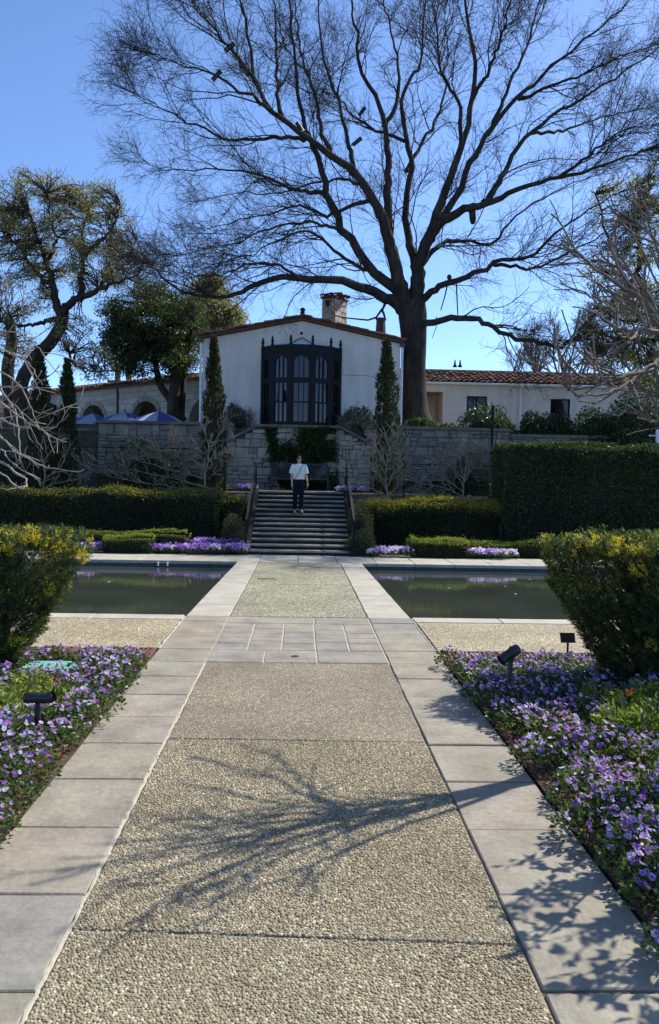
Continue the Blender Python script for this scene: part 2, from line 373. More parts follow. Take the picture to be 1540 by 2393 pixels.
# exposed aggregate panels; the near two carry real pebbles
def joint(y0, y1): return y0, y1
panels = [((1.0, 1.0), (3.62, 3.49)), ((3.62, 3.49), (6.27, 6.22)), ((6.27, 6.22), (8.845, 8.845))]
MAT['pebblebase'] = plain('aggregate_matrix', (.25,.215,.145), .95, 0, .3, 40, .5, .004)
for k, ((l0, r0), (l1, r1)) in enumerate(panels):
    g = .006
    c = [(-XI + .012, l0 + g), (XI - .008, r0 + g), (XI - .008, r1 - g), (-XI + .012, l1 - g)]
    near = k < 2
    me, ctr = slab_mesh(c, -.03, -.005 if near else .0, .008, .004)
    pan = link('aggregate_panel', me, MAT['pebblebase'] if near else MAT['aggregate'], path, loc=(*ctr, 0))
    if near:
        ya = 2.85 if k == 0 else 3.4; yb = 3.7 if k == 0 else 6.35; sp = .0146
        gx, gy = np.meshgrid(np.arange(-XI, XI, sp), np.arange(ya, yb, sp * .92))
        gx = gx + (np.arange(gx.shape[0]) % 2)[:, None] * sp * .5
        P = np.stack([gx.ravel(), gy.ravel()], 1) + rng.normal(0, sp * .2, (gx.size, 2))
        fx = (P[:, 0] + XI) / (2 * XI)
        lo = l0 + (r0 - l0) * fx + .012; hi = l1 + (r1 - l1) * fx - .012
        P = P[(P[:, 1] > lo) & (P[:, 1] < hi) & (P[:, 0] > -XI + .02) & (P[:, 0] < XI - .015)]
        n = len(P); R = sp * rng.uniform(.34, .74, n); ang = rng.uniform(0, 2*PI, n); el = rng.uniform(.72, 1.25, n)
        th = np.arange(6) * PI / 3
        rr = R[:, None] * rng.uniform(.82, 1.12, (n, 6))
        lx = np.cos(th)[None] * rr * el[:, None]; ly = np.sin(th)[None] * rr / el[:, None]
        ca, sa = np.cos(ang)[:, None], np.sin(ang)[:, None]
        X = lx*ca - ly*sa; Yv = lx*sa + ly*ca; top = rng.uniform(-.0022, .0002, n)
        tilt = rng.normal(0, .04, (n, 2))
        V = np.zeros((n, 12, 3))
        V[:, :6, 0] = P[:, :1] + X; V[:, :6, 1] = P[:, 1:] + Yv; V[:, :6, 2] = -.0058
        V[:, 6:, 0] = P[:, :1] + X*.86; V[:, 6:, 1] = P[:, 1:] + Yv*.86
        V[:, 6:, 2] = top[:, None] + X*.68*tilt[:, :1] + Yv*.68*tilt[:, 1:]
        q = np.array([(i, (i+1) % 6, 6 + (i+1) % 6, 6 + i) for i in range(6)] + [(6, 7, 8, 9), (6, 9, 10, 11)])
        Fp = (np.arange(n)[:, None, None] * 12 + q[None]).reshape(-1, 4)
        vv = np.repeat(np.clip(rng.uniform(0, 1, n), 0, 1), 8)
        V[:, :, 0] -= ctr[0]; V[:, :, 1] -= ctr[1]
        me = npmesh('pebbles', V.reshape(-1, 3), Fp, vv)
        if 'pebble' not in MAT:
            m, nt, b = newmat('pebble'); a = N(nt, 'ShaderNodeAttribute'); a.attribute_name = 'v'
            c0 = ramp(nt, [(i / 7, tuple(x * 1.0 for x in cc)) for i, cc in enumerate(PEB)], a.outputs['Fac'])
            p = geopos(nt); c0 = mixc(nt, 1.0, c0, ramp(nt, [(.3, (.74, .72, .68)), (.7, (1.12, 1.12, 1.1))], noise(nt, .9, 5, .6, p)), 'MULTIPLY')
            c0 = mixc(nt, 1.0, c0, ramp(nt, [(.3, (.85,)*3), (.7, (1.12,)*3)], noise(nt, 160, 3, .6, p)), 'MULTIPLY')
            nt.links.new(c0, b.inputs['Base Color']); b.inputs['Roughness'].default_value = .9; b.inputs['Specular IOR Level'].default_value = .12
            MAT['pebble'] = m
        tag(link('pebbles', me, MAT['pebble'], pan), kind='stuff')

# ------------------------------------------------------------------ bridge between the pools and far walk
YB0, YB1 = 11.72, 19.1
EO = lambda y: 1.62 + (1.45 - 1.62) * (y - YB0) / (YB1 - YB0)
EI = lambda y: 1.0 + (.95 - 1.0) * (y - YB0) / (YB1 - YB0)
mb = MB()
mb.add([(-1.59, YB0, -.9), (1.59, YB0, -.9), (1.42, YB1, -.9), (-1.42, YB1, -.9), (-1.59, YB0, -.016), (1.59, YB0, -.016), (1.42, YB1, -.016), (-1.42, YB1, -.016)],
       [(0,1,5,4), (1,2,6,5), (2,3,7,6), (3,0,4,7), (4,5,6,7)])
bridge = struct('bridge_causeway', mb, MAT['joint'])
yb = [YB0, 12.75, 13.9, 15.0, 16.1, 17.2, 18.2, YB1]
for sx in (-1, 1):
    for a, b in zip(yb[:-1], yb[1:]):
        slab(bridge, [(sx*EI(a), a), (sx*EO(a), a), (sx*EO(b), b), (sx*EI(b), b)][::sx], z0=-.07, mat='coping', gap=.005)
me, ctr = slab_mesh([(-EI(YB0)+.012, YB0+.01), (EI(YB0)-.012, YB0+.01), (EI(15.2)-.012, 15.2), (-EI(15.2)+.012, 15.2)], -.03, 0)
link('aggregate_panel', me, MAT['aggregate_green'], bridge, loc=(*ctr, 0))
me, ctr = slab_mesh([(-EI(15.2)+.012, 15.22), (EI(15.2)-.012, 15.22), (EI(YB1)-.012, YB1-.01), (-EI(YB1)+.012, YB1-.01)], -.03, 0)
link('aggregate_panel', me, MAT['aggregate_green'], bridge, loc=(*ctr, 0))
mb = MB(); mb.box(-.82, -.44, 15.93, 16.0, .001, .006); part('slot_drain', mb, MAT['plaque'], bridge)
mb = MB(); c = G(689, 1534); mb.lathe([(.045, .0), (.045, .004), (.036, .005)], 16, (c[0], c[1], .001)); part('drain_cap', mb, MAT['rail'], path)

mb = MB(); mb.box(-12, 12, YB1 + .01, 20.78, -.05, -.016); walk = struct('pool_walk', mb, MAT['joint'])
xs = np.arange(-12, 12.1, .92)
for a, b in zip(xs[:-1], xs[1:]):
    m = rng.uniform(.55, .75)
    slab(walk, rect(a, b, YB1 - .04, YB1 + m), z0=-.07, mat='coping', gap=.006); slab(walk, rect(a, b, YB1 + m, 20.74), mat='coping', gap=.006)

# ------------------------------------------------------------------ pools, copings, aprons
for side, sx in (('left', -1), ('right', 1)):
    mb = MB()
    xa, xb = sx*1.3, sx*12
    mb.add([(xa, YB0, -.9), (xb, YB0, -.9), (xb, YB1, -.9), (xa, YB1, -.9), (xa, YB0, -.016), (xb, YB0, -.016), (xb, YB1, -.016), (xa, YB1, -.016)],
           [(0,1,2,3), (0,1,5,4), (2,3,7,6), (1,2,6,5)])
    shell = struct('pool_basin', mb, MAT['pool'])
    xt = np.arange(1.5, 11.9, .31)
    tm = None
    for a in xt:                                       # waterline tiles on the far wall
        if tm is None:
            t = MB(); t.box(-.148, .148, -.012, .02, -.10, .0); tm = t.mesh('tile'); tm.materials.append(MAT['pooltile'])
        link('tile', tm, None, shell, loc=(sx*(a + .16), YB1 - .004, -.075))
    mb = MB(); mb.add([(sx*1.38, YB0, -.15), (sx*12, YB0, -.15), (sx*12, YB1, -.15), (sx*1.38, YB1, -.15)], [(0,1,2,3)[::sx]])
    struct('water', mb, MAT['water'])
    # near coping and apron
    mb = MB(); mb.box(*sorted((sx*(XO+.01), sx*12)), 9.5, 11.74, -.05, -.017)
    apron = struct('apron', mb, MAT['joint'])
    xs = [XO + .02, 2.9, 4.1, 5.4, 6.6, 7.9, 9.2, 10.5, 12]
    for a, b in zip(xs[:-1], xs[1:]):
        slab(apron, rect(*sorted((sx*a, sx*b)), 11.42, 11.78), z0=-.07, z1=.004, mat='coping', gap=.005)
    slab(apron, rect(*sorted((sx*(XO+.03), sx*12)), 9.52, 11.41), mat='aggregate_pale', name='aggregate_panel', gap=.004)
    # bed soil
    mb = MB(); yy = np.arange(-1, 9.6, .35); xx = np.array([XO + .01, 1.75, 2.0, 2.4, 3, 3.8, 5, 7, 12])
    Vb = [(sx*x, min(y, 8.9), (.004 if x < 1.7 else .03 + .02*math.sin(x*5 + y*3) + rng.normal(0, .008))) for y in yy for x in xx]
    nb = len(xx); mb.add(Vb, [((j*nb+i), (j*nb+i+1), ((j+1)*nb+i+1), ((j+1)*nb+i))[::sx] for j in range(len(yy)-1) for i in range(nb-1)])
    struct('bed_soil', mb, MAT['soil'])
    # trench grate
    for k, x0 in enumerate((XO + .02, XO + .66)):
        g = thing('drain_grate', ('rusty slotted drain grate at the ' + ('left' if sx < 0 else 'right') + ' edge of the path' if k == 0
                  else 'rusty slotted drain grate reaching under the purple flowers ' + ('left' if sx < 0 else 'right') + ' of the path'), 'drain grate', (sx*(x0 + .31), 9.2, -.004))
        mb = MB(); mb.box(-.315, .315, -.28, -.25, 0, .02); mb.box(-.315, .315, .25, .28, 0, .02); mb.box(-.315, -.29, -.25, .25, 0, .02); mb.box(.29, .315, -.25, .25, 0, .02)
        mb.box(-.29, .29, -.012, .012, 0, .019); part('frame', mb, MAT['grate'], g)
        bm_ = MB(); bm_.bar((-.014, -.25, .009), (.014, .25, .009), .024, .018); bar_me = bm_.mesh('bar')
        for i in range(11): link('bar', bar_me, MAT['grate'], g, loc=(-.26 + i*.052, 0, 0))
        mb = MB(); mb.box(-.30, .30, -.26, .26, -.02, -.012); part('pit', mb, MAT['dark'], g)
# floating leaves
lf = MB(); lf.add([(-.05, 0, 0), (0, -.03, .004), (.06, 0, .0), (0, .03, .006)], [(0, 1, 2, 3)]); lfm = lf.mesh('leaf')
for (u, v) in ((1157, 1352), (1205, 1388), (1240, 1354), (1180, 1370), (1050, 1375), (255, 1360)):
    c = G(u, v, -.146); o = link('floating_leaf', lfm, MAT['mortar'], None, loc=c, rot=(0, 0, rng.uniform(0, 6)))
    tag(o, 'small pale leaf floating on the dark pool water', 'leaf', 'leaves on the pools')
# inlet pipes on the far pool walls
for u, nm in ((370, 'white inlet pipe, left one of the pair on the far wall of the left pool'), (392, 'white inlet pipe, right one of the pair on the far wall of the left pool')):
    c = W(u, 1318, 19.06); mb = MB(); mb.tube([(0, .03, 0), (0, -.05, 0), (0, -.06, -.07)], .018, 8)
    tag(part('inlet_pipe', mb, MAT['white'], None, loc=(c[0], 19.06, -.05)), nm, 'pipe')
c = W(1329, 1328, 19.06); mb = MB()
mb.box(-.13, .13, -.03, 0, -.06, .0); tag(part('skimmer_opening', mb, MAT['dark'], None, loc=(c[0], 19.08, -.02)), 'dark skimmer opening in the far wall of the right pool', 'skimmer')

# ------------------------------------------------------------------ stairs
RIS, GO, NS, SY, SWD = .118, .335, 13, 20.76, 1.28
st = thing('stone_staircase', 'wide stone staircase with thirteen shaded steps rising from the pool walk', 'stairs', (0, SY, 0))
for i in range(NS):
    z = RIS * (i + 1); y0 = GO * i; last = i == NS - 1
    dz = rng.normal(0, .004)
    depth = GO + .06 if not last else .5
    me, ctr = slab_mesh(rect(-SWD, SWD, y0 - .025, y0 + depth), z - .045 + dz, z + dz, .012, .006)
    s = link('step', me, MAT['tread'], st, loc=(ctr[0], ctr[1], 0))
    mb = MB(); n = 9; xs = np.linspace(-SWD + .01, SWD - .01, n)
    for a, b in zip(xs[:-1], xs[1:]):
        o = rng.uniform(0, .012); mb.box(a + .003, b - .003, y0 + .005 - o - ctr[1], y0 + .25 - ctr[1], z - RIS - .02, z - .047 + dz)
    mb.box(-SWD + .012, SWD - .012, y0 + .03 - ctr[1], y0 + .2 - ctr[1], z - RIS - .03, z - .049 + dz)
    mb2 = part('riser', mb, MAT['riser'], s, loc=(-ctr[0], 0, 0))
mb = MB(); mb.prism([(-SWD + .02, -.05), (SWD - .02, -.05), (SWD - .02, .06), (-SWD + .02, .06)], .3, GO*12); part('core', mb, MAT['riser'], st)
for sx in (-1, 1):
    mb = MB(); t = GO * 12
    Vc = [(sx*1.29, -.1, -.05), (sx*1.29, t + .6, -.05), (sx*1.29, t + .6, 1.545), (sx*1.29, t, 1.545), (sx*1.29, -.1, .09)]
    Vc += [(sx*1.46, y, z) for _, y, z in Vc]
    mb.add(Vc, [(0,1,2,3,4), (9,8,7,6,5), (0,5,6,1), (1,6,7,2), (2,7,8,3), (3,8,9,4), (4,9,5,0)])
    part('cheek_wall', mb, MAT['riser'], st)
# landing
mb = MB(); mb.box(-1.46, 1.46, 25.2, 27.4, 1.44, 1.52); landing = struct('landing', mb, MAT['joint'])
for a, b in ((-1.44, -.5), (-.5, .45), (.45, 1.44)):
    for c0, c1 in ((25.26, 26.0), (26.0, 26.8), (26.8, 27.3)): slab(landing, rect(a, b, c0, c1), z0=1.5, z1=1.534, mat='tread')
# handrails
for sx, nm in ((-1, 'left'), (1, 'right')):
    h = thing('handrail', 'dark metal handrail on the %s side of the stone stairs' % nm, 'handrail', (sx*1.375, SY, .16))
    p0, p1 = Vector((0, .08, .73)), Vector((0, 4.3, 2.18))
    mb = MB(); mb.bar(p0, p1, .055, .035); part('top_rail', mb, MAT['rail'], h)
    mb = MB(); mb.bar((0, .1, .22), (0, 4.2, 1.62), .03, .03); part('bottom_rail', mb, MAT['iron'], h)
    for t in (0.0, .5, 1.0):
        p = p0.lerp(p1, t); y = p.y
        mb = MB(); mb.box(-.025, .025, y - .025, y + .025, max(-.05, min(1.4, (y - .1) / 4.02 * 1.4)) - .02, p.z - .02); part('post', mb, MAT['iron'], h)
    for k in range(1, 8):
        if k == 4: continue
        p = p0.lerp(p1, k / 8); mb = MB(); mb.box(-.008, .008, p.y - .008, p.y + .008, p.z - .56, p.z - .02); part('baluster', mb, MAT['iron'], h)

# ------------------------------------------------------------------ stone walls
STONE_ME = {}
def stone_variants(mat):
    if mat in STONE_ME: return STONE_ME[mat]
    L = []
    for _ in range(10):
        j = lambda s: rng.uniform(-s, s)
        back = [(-.5, 0, -.5), (.5, 0, -.5), (.5, 0, .5), (-.5, 0, .5)]
        fr = [(x + j(.05), -.62 + j(.1), z + j(.07)) for x, _, z in back]
        fi = [(x*.84 + j(.04), -1 + j(.12), z*.80 + j(.05)) for x, _, z in back]
        V = back + fr + fi; F = []
        for i in range(4):
            k = (i+1) % 4; F += [(i, k, 4+k, 4+i), (4+i, 4+k, 8+k, 8+i)]
        F.append((8, 9, 10, 11)); me = MB().add(V, F).mesh('stone'); me.materials.append(MAT[mat]); L.append(me)
    STONE_ME[mat] = L; return L
def ashlar(parent, x0, x1, z0, z1, y, mat, rh=(.26, .44), rw=(.28, .62), top=None, seed=0, depth=.07, g=.012):
    r = random.Random(seed); z = z0; ms = stone_variants(mat); cnt = 0
    while z < z1 - .08:
        h = min(r.uniform(*rh), z1 - z)
        if z1 - z - h < .12: h = z1 - z
        x = x0
        while x < x1 - .05:
            w = min(r.uniform(*rw), x1 - x)
            if x1 - x - w < .15: w = x1 - x
            q = r.random(); cells = [(x, x+w, z, z+h)]
            if q < .28: f = r.uniform(.35, .65); cells = [(x, x+w, z, z+h*f), (x, x+w, z+h*f, z+h)]
            elif q < .42: f = r.uniform(.4, .6); fx = r.uniform(.4, .6); cells = [(x, x+w*fx, z, z+h*f), (x+w*fx, x+w, z, z+h*f), (x, x+w, z+h*f, z+h)]
            elif q < .5: fx = r.uniform(.35, .65); f = r.uniform(.4, .6); cells = [(x, x+w*fx, z, z+h), (x+w*fx, x+w, z, z+h*f), (x+w*fx, x+w, z+h*f, z+h)]
            for a, b, c, d in cells:
                if top:
                    t = min(top(a), top(b))
                    if c > t - .08: continue
                    d = min(d, t)
                o = link('stone', r.choice(ms), None, parent, loc=((a+b)/2, y + r.uniform(0, .02), (c+d)/2), rot=(0, r.uniform(-.03, .03), 0), scale=(b-a-g, depth * r.uniform(.7, 1.2), d-c-g)); cnt += 1
            x += w
        z += h
    return cnt
# niche wall behind the bench
YN = 27.55
ntop = lambda x: 3.62 if -1.5 <= x <= 1.3 else 3.62 - .50 * ((-1.5 - x) if x < 0 else (x - 1.3)) / .95
nw = thing('niche_wall', 'buff stone wall with sloping shoulders behind the bench', 'stone wall', (0, YN, 1.5))
mb = MB(); mb.prism([(-2.5, 0), (2.3, 0), (2.3, ntop(2.3) - 1.5), (1.3, 2.12), (-1.5, 2.12), (-2.5, ntop(-2.5) - 1.5)], .0, .45); part('core', mb, MAT['wallcore'], nw)
ashlar(nw, -2.5, 2.3, 0.0, 2.13, .005, 'wallstone', (.2, .36), (.22, .56), top=lambda x: ntop(x) - 1.5, seed=3)
for p, q in (((-1.5, 2.16), (1.3, 2.16)), ((-2.55, ntop(-2.55) - 1.46), (-1.5, 2.16)), ((1.3, 2.16), (2.35, ntop(2.35) - 1.46))):
    n = 4 if p[1] == q[1] else 2
    for k in range(n):
        a = np.array(p) + (np.array(q) - np.array(p)) * (k + .01) / n; b = np.array(p) + (np.array(q) - np.array(p)) * (k + .99) / n
        mb = MB(); mb.bar((a[0], .12, a[1]), (b[0], .12, b[1]), .5, .085, (0, 0, 1)); part('coping_stone', mb, MAT['wallcap'], nw)
# long retaining walls
def retaining(name, label, x0, x1, y, zt, seed, z0=1.35, rh=(.17, .34), rw=(.2, .55)):
    t = thing(name, label, 'stone wall', ((x0+x1)/2, y, z0)); w = (x1-x0)/2
    mb = MB(); mb.box(-w, w, .0, .4, 0, zt - z0 - .1); part('core', mb, MAT['wallcore'], t)
    ashlar(t, -w, w, 0, zt - z0 - .1, .005, 'greystone', rh, rw, seed=seed)
    n = max(1, int((x1-x0)/1.1)); e = np.linspace(-w, w, n+1)
    for a, b in zip(e[:-1], e[1:]):
        mb = MB(); mb.box(a + .006, b - .006, -.13, .45, zt - z0 - .1, zt - z0 + rng.uniform(-.01, .01)); part('coping_stone', mb, MAT['wallcap'], t)
    return t
retaining('retaining_wall', 'grey stone terrace wall left of the stairs, below the blue umbrellas', -6.95, -2.35, 28.3, 3.78, 11, 1.9)
retaining('retaining_wall', 'low stretch of grey stone wall at the far left, behind the bare branches', -14, -7.0, 28.6, 3.5, 12, 2.2, (.3, .5), (.5, .9))
retaining('retaining_wall', 'grey stone terrace wall right of the stairs, partly behind the tall hedge', 2.2, 7.2, 28.3, 3.78, 13, 1.9)
retaining('retaining_wall', 'grey stone wall continuing behind the tall clipped hedge', 7.25, 14.5, 28.5, 3.6, 14, 2.6, (.35, .55), (.6, 1.0))

# ================================================================== BUILDINGS
ZT = 3.62
house = thing('gabled_house', 'white stucco gabled house with black bay window above the stone wall', 'house', (-.05, 29.6, ZT))
HW, HE, HA, HD = 3.54, 3.19, 3.92, 10.0
mb = MB(); mb.prism([(-HW, -.2), (HW, -.2), (HW, HE), (0, HA), (-HW, HE)], 0, HD); part('wall', mb, MAT['stucco'], house)
roof_mb = MB(); ov = .10
for sx in (-1, 1):
    p = [(0, HA + .02), (sx*(HW + ov), HE + .02 - ov*.2), (sx*(HW + ov), HE + .12 - ov*.2), (0, HA + .12)]
    roof_mb.prism(p if sx < 0 else p[::-1], -.14, HD + .2)
roof = part('roof', roof_mb, MAT['tile'], house)
tv = MB()                                                   # one barrel tile along +x, length 1, radius 1
def barrel(n=6, taper=.82):
    m = MB(); V = []; F = []
    for x, r in ((0, 1.0), (1, taper)):
        for k in range(n+1):
            t = PI*k/n; V.append((x, math.cos(t)*r, math.sin(t)*r))
        for k in range(n+1):
            t = PI*k/n; V.append((x, math.cos(t)*r*.84, math.sin(t)*r*.80))
    q = n+1
    for k in range(n):
        F += [(k, k+1, 2*q+k+1, 2*q+k), (q+k+1, q+k, 3*q+k, 3*q+k+1), (k+1, k, q+k, q+k+1), (2*q+k, 2*q+k+1, 3*q+k+1, 3*q+k)]
    F += [(0, 2*q, 3*q, q), (n, q+n, 3*q+n, 2*q+n)]
    return m.add(V, F).mesh('roof_tile')
TILE = barrel(); TILE.materials.append(MAT['tile'])
sl = math.atan2(HA - HE, HW)
for sx in (-1, 1):                                          # verge and second course along both slopes
    n = 11
    for row in (0, 1, 2):
        for k in range(n):
            d = (HW + .16) * (1 - k / n) ; z = HA + .12 - math.tan(sl) * d + .005
            yaw = PI if sx < 0 else 0
            ro = (0, (sl if sx > 0 else -sl) + .05*(-1 if sx>0 else 1) + rng.normal(0, .02), 0)
            o = link('roof_tile', TILE, None, roof, loc=(sx*d, -.10 + row*.21 + rng.normal(0, .012), z + rng.normal(0, .008)), scale=(.42, .13, .11))
            o.rotation_euler = (0, (-sl - .04 + PI*0) if sx < 0 else (PI + sl + .04), 0) if False else (0, 0, 0)
            o.rotation_euler = Matrix.Rotation(0 if sx < 0 else PI, 3, 'Z').to_euler()
            o.rotation_euler.y = -(sl + rng.normal(0, .03))
for k in range(9):                                          # ridge tiles
    o = link('roof_tile', TILE, None, roof, loc=(0, -.2 + k*.42, HA + .12), scale=(.46, .13, .12)); o.rotation_euler = (0, 0, PI/2)
mb = MB(); mb.lathe([(.10, 0), (.10, .05), (.075, .06), (.075, .20), (.10, .21), (.09, .26), (.03, .30)], 10, (0, -.05, HA + .16)); part('ridge_finial', mb, MAT['iron'], roof)
mb = MB(); mb.lathe([(.055, 0), (.055, .02)], 14); part('vent_hole', mb, MAT['dark'], house, loc=(-.03, .004, 3.48), rot=(PI/2, 0, 0))
mb = MB(); mb.tube([(1.33, -.004, 2.05), (1.7, -.006, 2.03), (2.2, -.006, 2.04), (2.62, -.006, 2.0)], .006, 5); part('crack_line', mb, MAT['rail'], house)  # thin tube drawn for a crack line in the stucco
for sx in (-1, 1):
    mb = MB(); x = sx*(HW + .06); mb.tube([(x, .0, HE - .05), (x, -.02, HE - .3), (x, -.02, -.1)], .045, 8); part('downspout', mb, MAT['white'], house)
    mb = MB(); mb.box(x - .09, x + .09, -.16, -.02, HE - .12, HE - .0); part('gutter_end', mb, MAT['rail'], house)
# chimney of small stones
ch = part('chimney', MB().box(-.28, .28, -.5, .5, 0, 1.75), MAT['wallcap'], house, loc=(1.27, 3.6, 3.72), rot=(0, 0, math.radians(-32)))
def small_stones(par, w, z0, z1, faces, mat, rh, rw, seed):
    for (ox, oy, rz) in faces:
        r = random.Random(seed); seed += 1; z = z0; ms = stone_variants(mat)
        while z < z1 - .05:
            h = min(r.uniform(*rh), z1 - z); x = -w[rz != 0]
            wx = w[rz != 0]
            while x < wx - .03:
                q = min(r.uniform(*rw), wx - x)
                if wx - x - q < .08: q = wx - x
                c = x + q/2
                lx, ly = (c, oy) if rz == 0 else (ox, c)
                link('stone', r.choice(ms), None, par, loc=(lx, ly, z + h/2), rot=(0, 0, rz), scale=(q - .012, .035, h - .012)); x += q
            z += h
small_stones(ch, (.28, .5), 0, 1.7, ((0, -.5, 0), (.28, 0, PI/2)), 'chimney', (.14, .24), (.16, .34), 40)
mb = MB(); mb.box(-.34, .34, -.56, .56, 1.72, 1.80); part('cap', mb, MAT['tile'], ch)
for k in range(9):
    o = link('roof_tile', TILE, None, ch, loc=(-.3 + (k % 3)*.3, -.50 + (k//3)*.36, 1.80), scale=(.3, .13, .11), rot=(0, 0, rng.normal(0, .3)))
mb = MB(); mb.box(-.09, .09, -.56, -.535, 1.38, 1.62); part('flue_opening', mb, MAT['dark'], ch)
mb = MB(); mb.box(.29, .52, -.1, .3, .15, .55); part('chimney_shoulder', mb, MAT['chimney'], ch)
pc = part('clay_chimney', MB().add([(-.30,-.30,0),(.30,-.30,0),(.30,.30,0),(-.30,.30,0),(-.24,-.24,.55),(.24,-.24,.55),(.24,.24,.55),(-.24,.24,.55)], [(0,1,5,4),(1,2,6,5),(2,3,7,6),(3,0,4,7),(4,5,6,7)]), MAT['rail'], house, loc=(3.22, 4.4, 3.15), scale=(1.25, 1.25, 1.12))
mb = MB(); mb.lathe([(.20, .50), (.25, .52), (.25, .60), (.19, .62), (.15, 1.50), (.18, 1.52), (.18, 1.58), (.13, 1.6)], 10); part('pot', mb, MAT['rail'], pc)
mb = MB(); mb.box(-.16, .16, -.29, -.262, .22, .45); part('flue_opening', mb, MAT['dark'], pc)

# bay window
bay = part('bay_window', MB(), None, house)
bay_mb = MB()
PL = [(-1.40, 0.0), (-1.04, -.52), (-.39, -.90), (.37, -.90), (1.02, -.52), (1.38, 0.0)]
zb, zt = .15, 2.88
bay_mb.add([(x, y, -.5) for x, y in PL] + [(x, y, zb) for x, y in PL], [(i, i+1, 7+i, 6+i) for i in range(5)] + [tuple(range(6, 12))])
bay.data = bay_mb.mesh('bay_window'); bay.data.materials.append(MAT['iron'])
def face_frame(p, q):
    p = np.array(p); q = np.array(q); L = np.linalg.norm(q - p); e = (q-p)/L; n = np.array([e[1], -e[0]])
    f = lambda s, d, z: (p[0] + e[0]*s + n[0]*d, p[1] + e[1]*s + n[1]*d, z)
    return L, f
def fbox(m, f, s0, s1, d0, d1, z0, z1):
    V = [f(s0,d0,z0), f(s1,d0,z0), f(s1,d1,z0), f(s0,d1,z0), f(s0,d0,z1), f(s1,d0,z1), f(s1,d1,z1), f(s0,d1,z1)]
    m.add(V, [(0,1,2,3)[::-1] if False else (0,1,2,3), (7,6,5,4), (4,5,1,0), (5,6,2,1), (6,7,3,2), (7,4,0,3)])
for i in range(5):
    L, f = face_frame(PL[i], PL[i+1]); side = i in (0, 4)
    st_ = .13 if not side else .17
    fr = MB()
    fbox(fr, f, .03, st_, -.03, .03, zb, zt); fbox(fr, f, L - st_, L - .03, -.03, .03, zb, zt)
    fbox(fr, f, st_, L - st_, -.03, .03, zb, .28); fbox(fr, f, st_, L - st_, -.03, .035, 1.63, 1.81)
    # arched header
    s0, s1 = st_, L - st_; zs = 2.32; c = (s0+s1)/2; hw = (s1-s0)/2; rise = min(.27, hw*1.0); n = 10
    for k in range(n):
        a0, a1 = PI - PI*k/n, PI - PI*(k+1)/n
        x0, x1 = c + hw*math.cos(a0), c + hw*math.cos(a1); z0, z1 = zs + rise*math.sin(a0), zs + rise*math.sin(a1)
        V = [f(x0,-.03,z0), f(x1,-.03,z1), f(x1,-.03,zt), f(x0,-.03,zt), f(x0,.03,z0), f(x1,.03,z1), f(x1,.03,zt), f(x0,.03,zt)]
        fr.add(V, [(0,1,2,3), (4,7,6,5), (0,4,5,1)])
    part('frame', fr, MAT['iron'], bay)
    mu = MB(); nl = 3 if not side else 2
    for k in range(1, nl):
        s = s0 + (s1-s0)*k/nl; fbox(mu, f, s - .014, s + .014, -.02, .022, .28, 1.63); fbox(mu, f, s - .016, s + .016, -.02, .022, 1.81, zs + rise*.97 if True else 0)
    fbox(mu, f, s0, s1, -.02, .024, .94, .985)
    part('muntin', mu, MAT['iron'], bay)
    for k in range(nl):
        a, b = s0 + (s1-s0)*k/nl, s0 + (s1-s0)*(k+1)/nl
        for za, zb_ in ((.28, .96), (.96, 1.63), (1.81, zs + rise)):
            pm = MB(); tw = rng.normal(0, .004)
            pm.add([f(a, -.012 + tw, za), f(b, -.012 - tw, za), f(b, -.012 - tw, zb_), f(a, -.012 + tw, zb_)], [(0, 1, 2, 3)]); part('pane', pm, MAT['glass'], bay)
    co = MB(); fbox(co, f, -.02, L + .02, -.06, .05, zt, zt + .07); fbox(co, f, 0, L, .03, .06, 2.66, 2.72); part('cornice', co, MAT['iron'], bay)
for x, y in PL:
    m = MB(); m.box(x - .055, x + .055, y - .055, y + .055, -.3, zt + .10)
    m.lathe([(.045, 0), (.05, .03), (.03, .06), (.055, .11), (.055, .15), (.03, .19), (.045, .23), (.012, .30)], 8, (x, y, zt + .10)); part('post', m, MAT['iron'], bay)
m = MB(); m.add([(x, y, zt + .06) for x, y in PL] + [(-.01, -.25, zt + .36)], [(i, i+1, 6) for i in range(5)] + [(5, 0, 6)]); part('bay_roof', m, MAT['white'], bay)
m = MB(); m.bar((-.36, -.88, zt + .12), (-.01, -.3, zt + .40), .03, .03); m.bar((.34, -.88, zt + .12), (-.01, -.3, zt + .40), .03, .03); part('roof_rib', m, MAT['rail'], bay)

# right wing
def wall_holes(m, x0, x1, z0, z1, y0, y1, holes):
    xs = sorted({x0, x1, *[h[0] for h in holes], *[h[1] for h in holes]}); zs = sorted({z0, z1, *[h[2] for h in holes], *[h[3] for h in holes]})
    for a, b in zip(xs[:-1], xs[1:]):
        for c, d in zip(zs[:-1], zs[1:]):
            if any(h[0] <= a and b <= h[1] and h[2] <= c and d <= h[3] for h in holes): continue
            m.box(a, b, y0, y1, c, d)
wing = thing('house_wing', 'long low white stucco wing with red tile roof behind the big tree', 'house', (3.3, 37.0, ZT))
holes = [(1.1, 3.05, 0, 2.28), (4.12, 5.05, .95, 2.12), (7.95, 8.85, .85, 2.08)]
mb = MB(); wall_holes(mb, 0, 19, -.1, 2.66, 0, .3, holes); part('wall', mb, MAT['stucco'], wing)
mb = MB(); mb.box(1.05, 3.1, 2.0, 2.1, 0, 2.5); mb.box(3.06, 3.12, .3, 2.0, 0, 2.5); mb.box(1.0, 1.06, .3, 2.0, 0, 2.5); mb.box(1.06, 3.06, .3, 2.0, 2.3, 2.36); part('porch_wall', mb, MAT['beige'], wing)
mb = MB(); mb.box(1.15, 1.95, 1.93, 1.99, 0, 2.1); part('door', mb, MAT['dark'], wing)
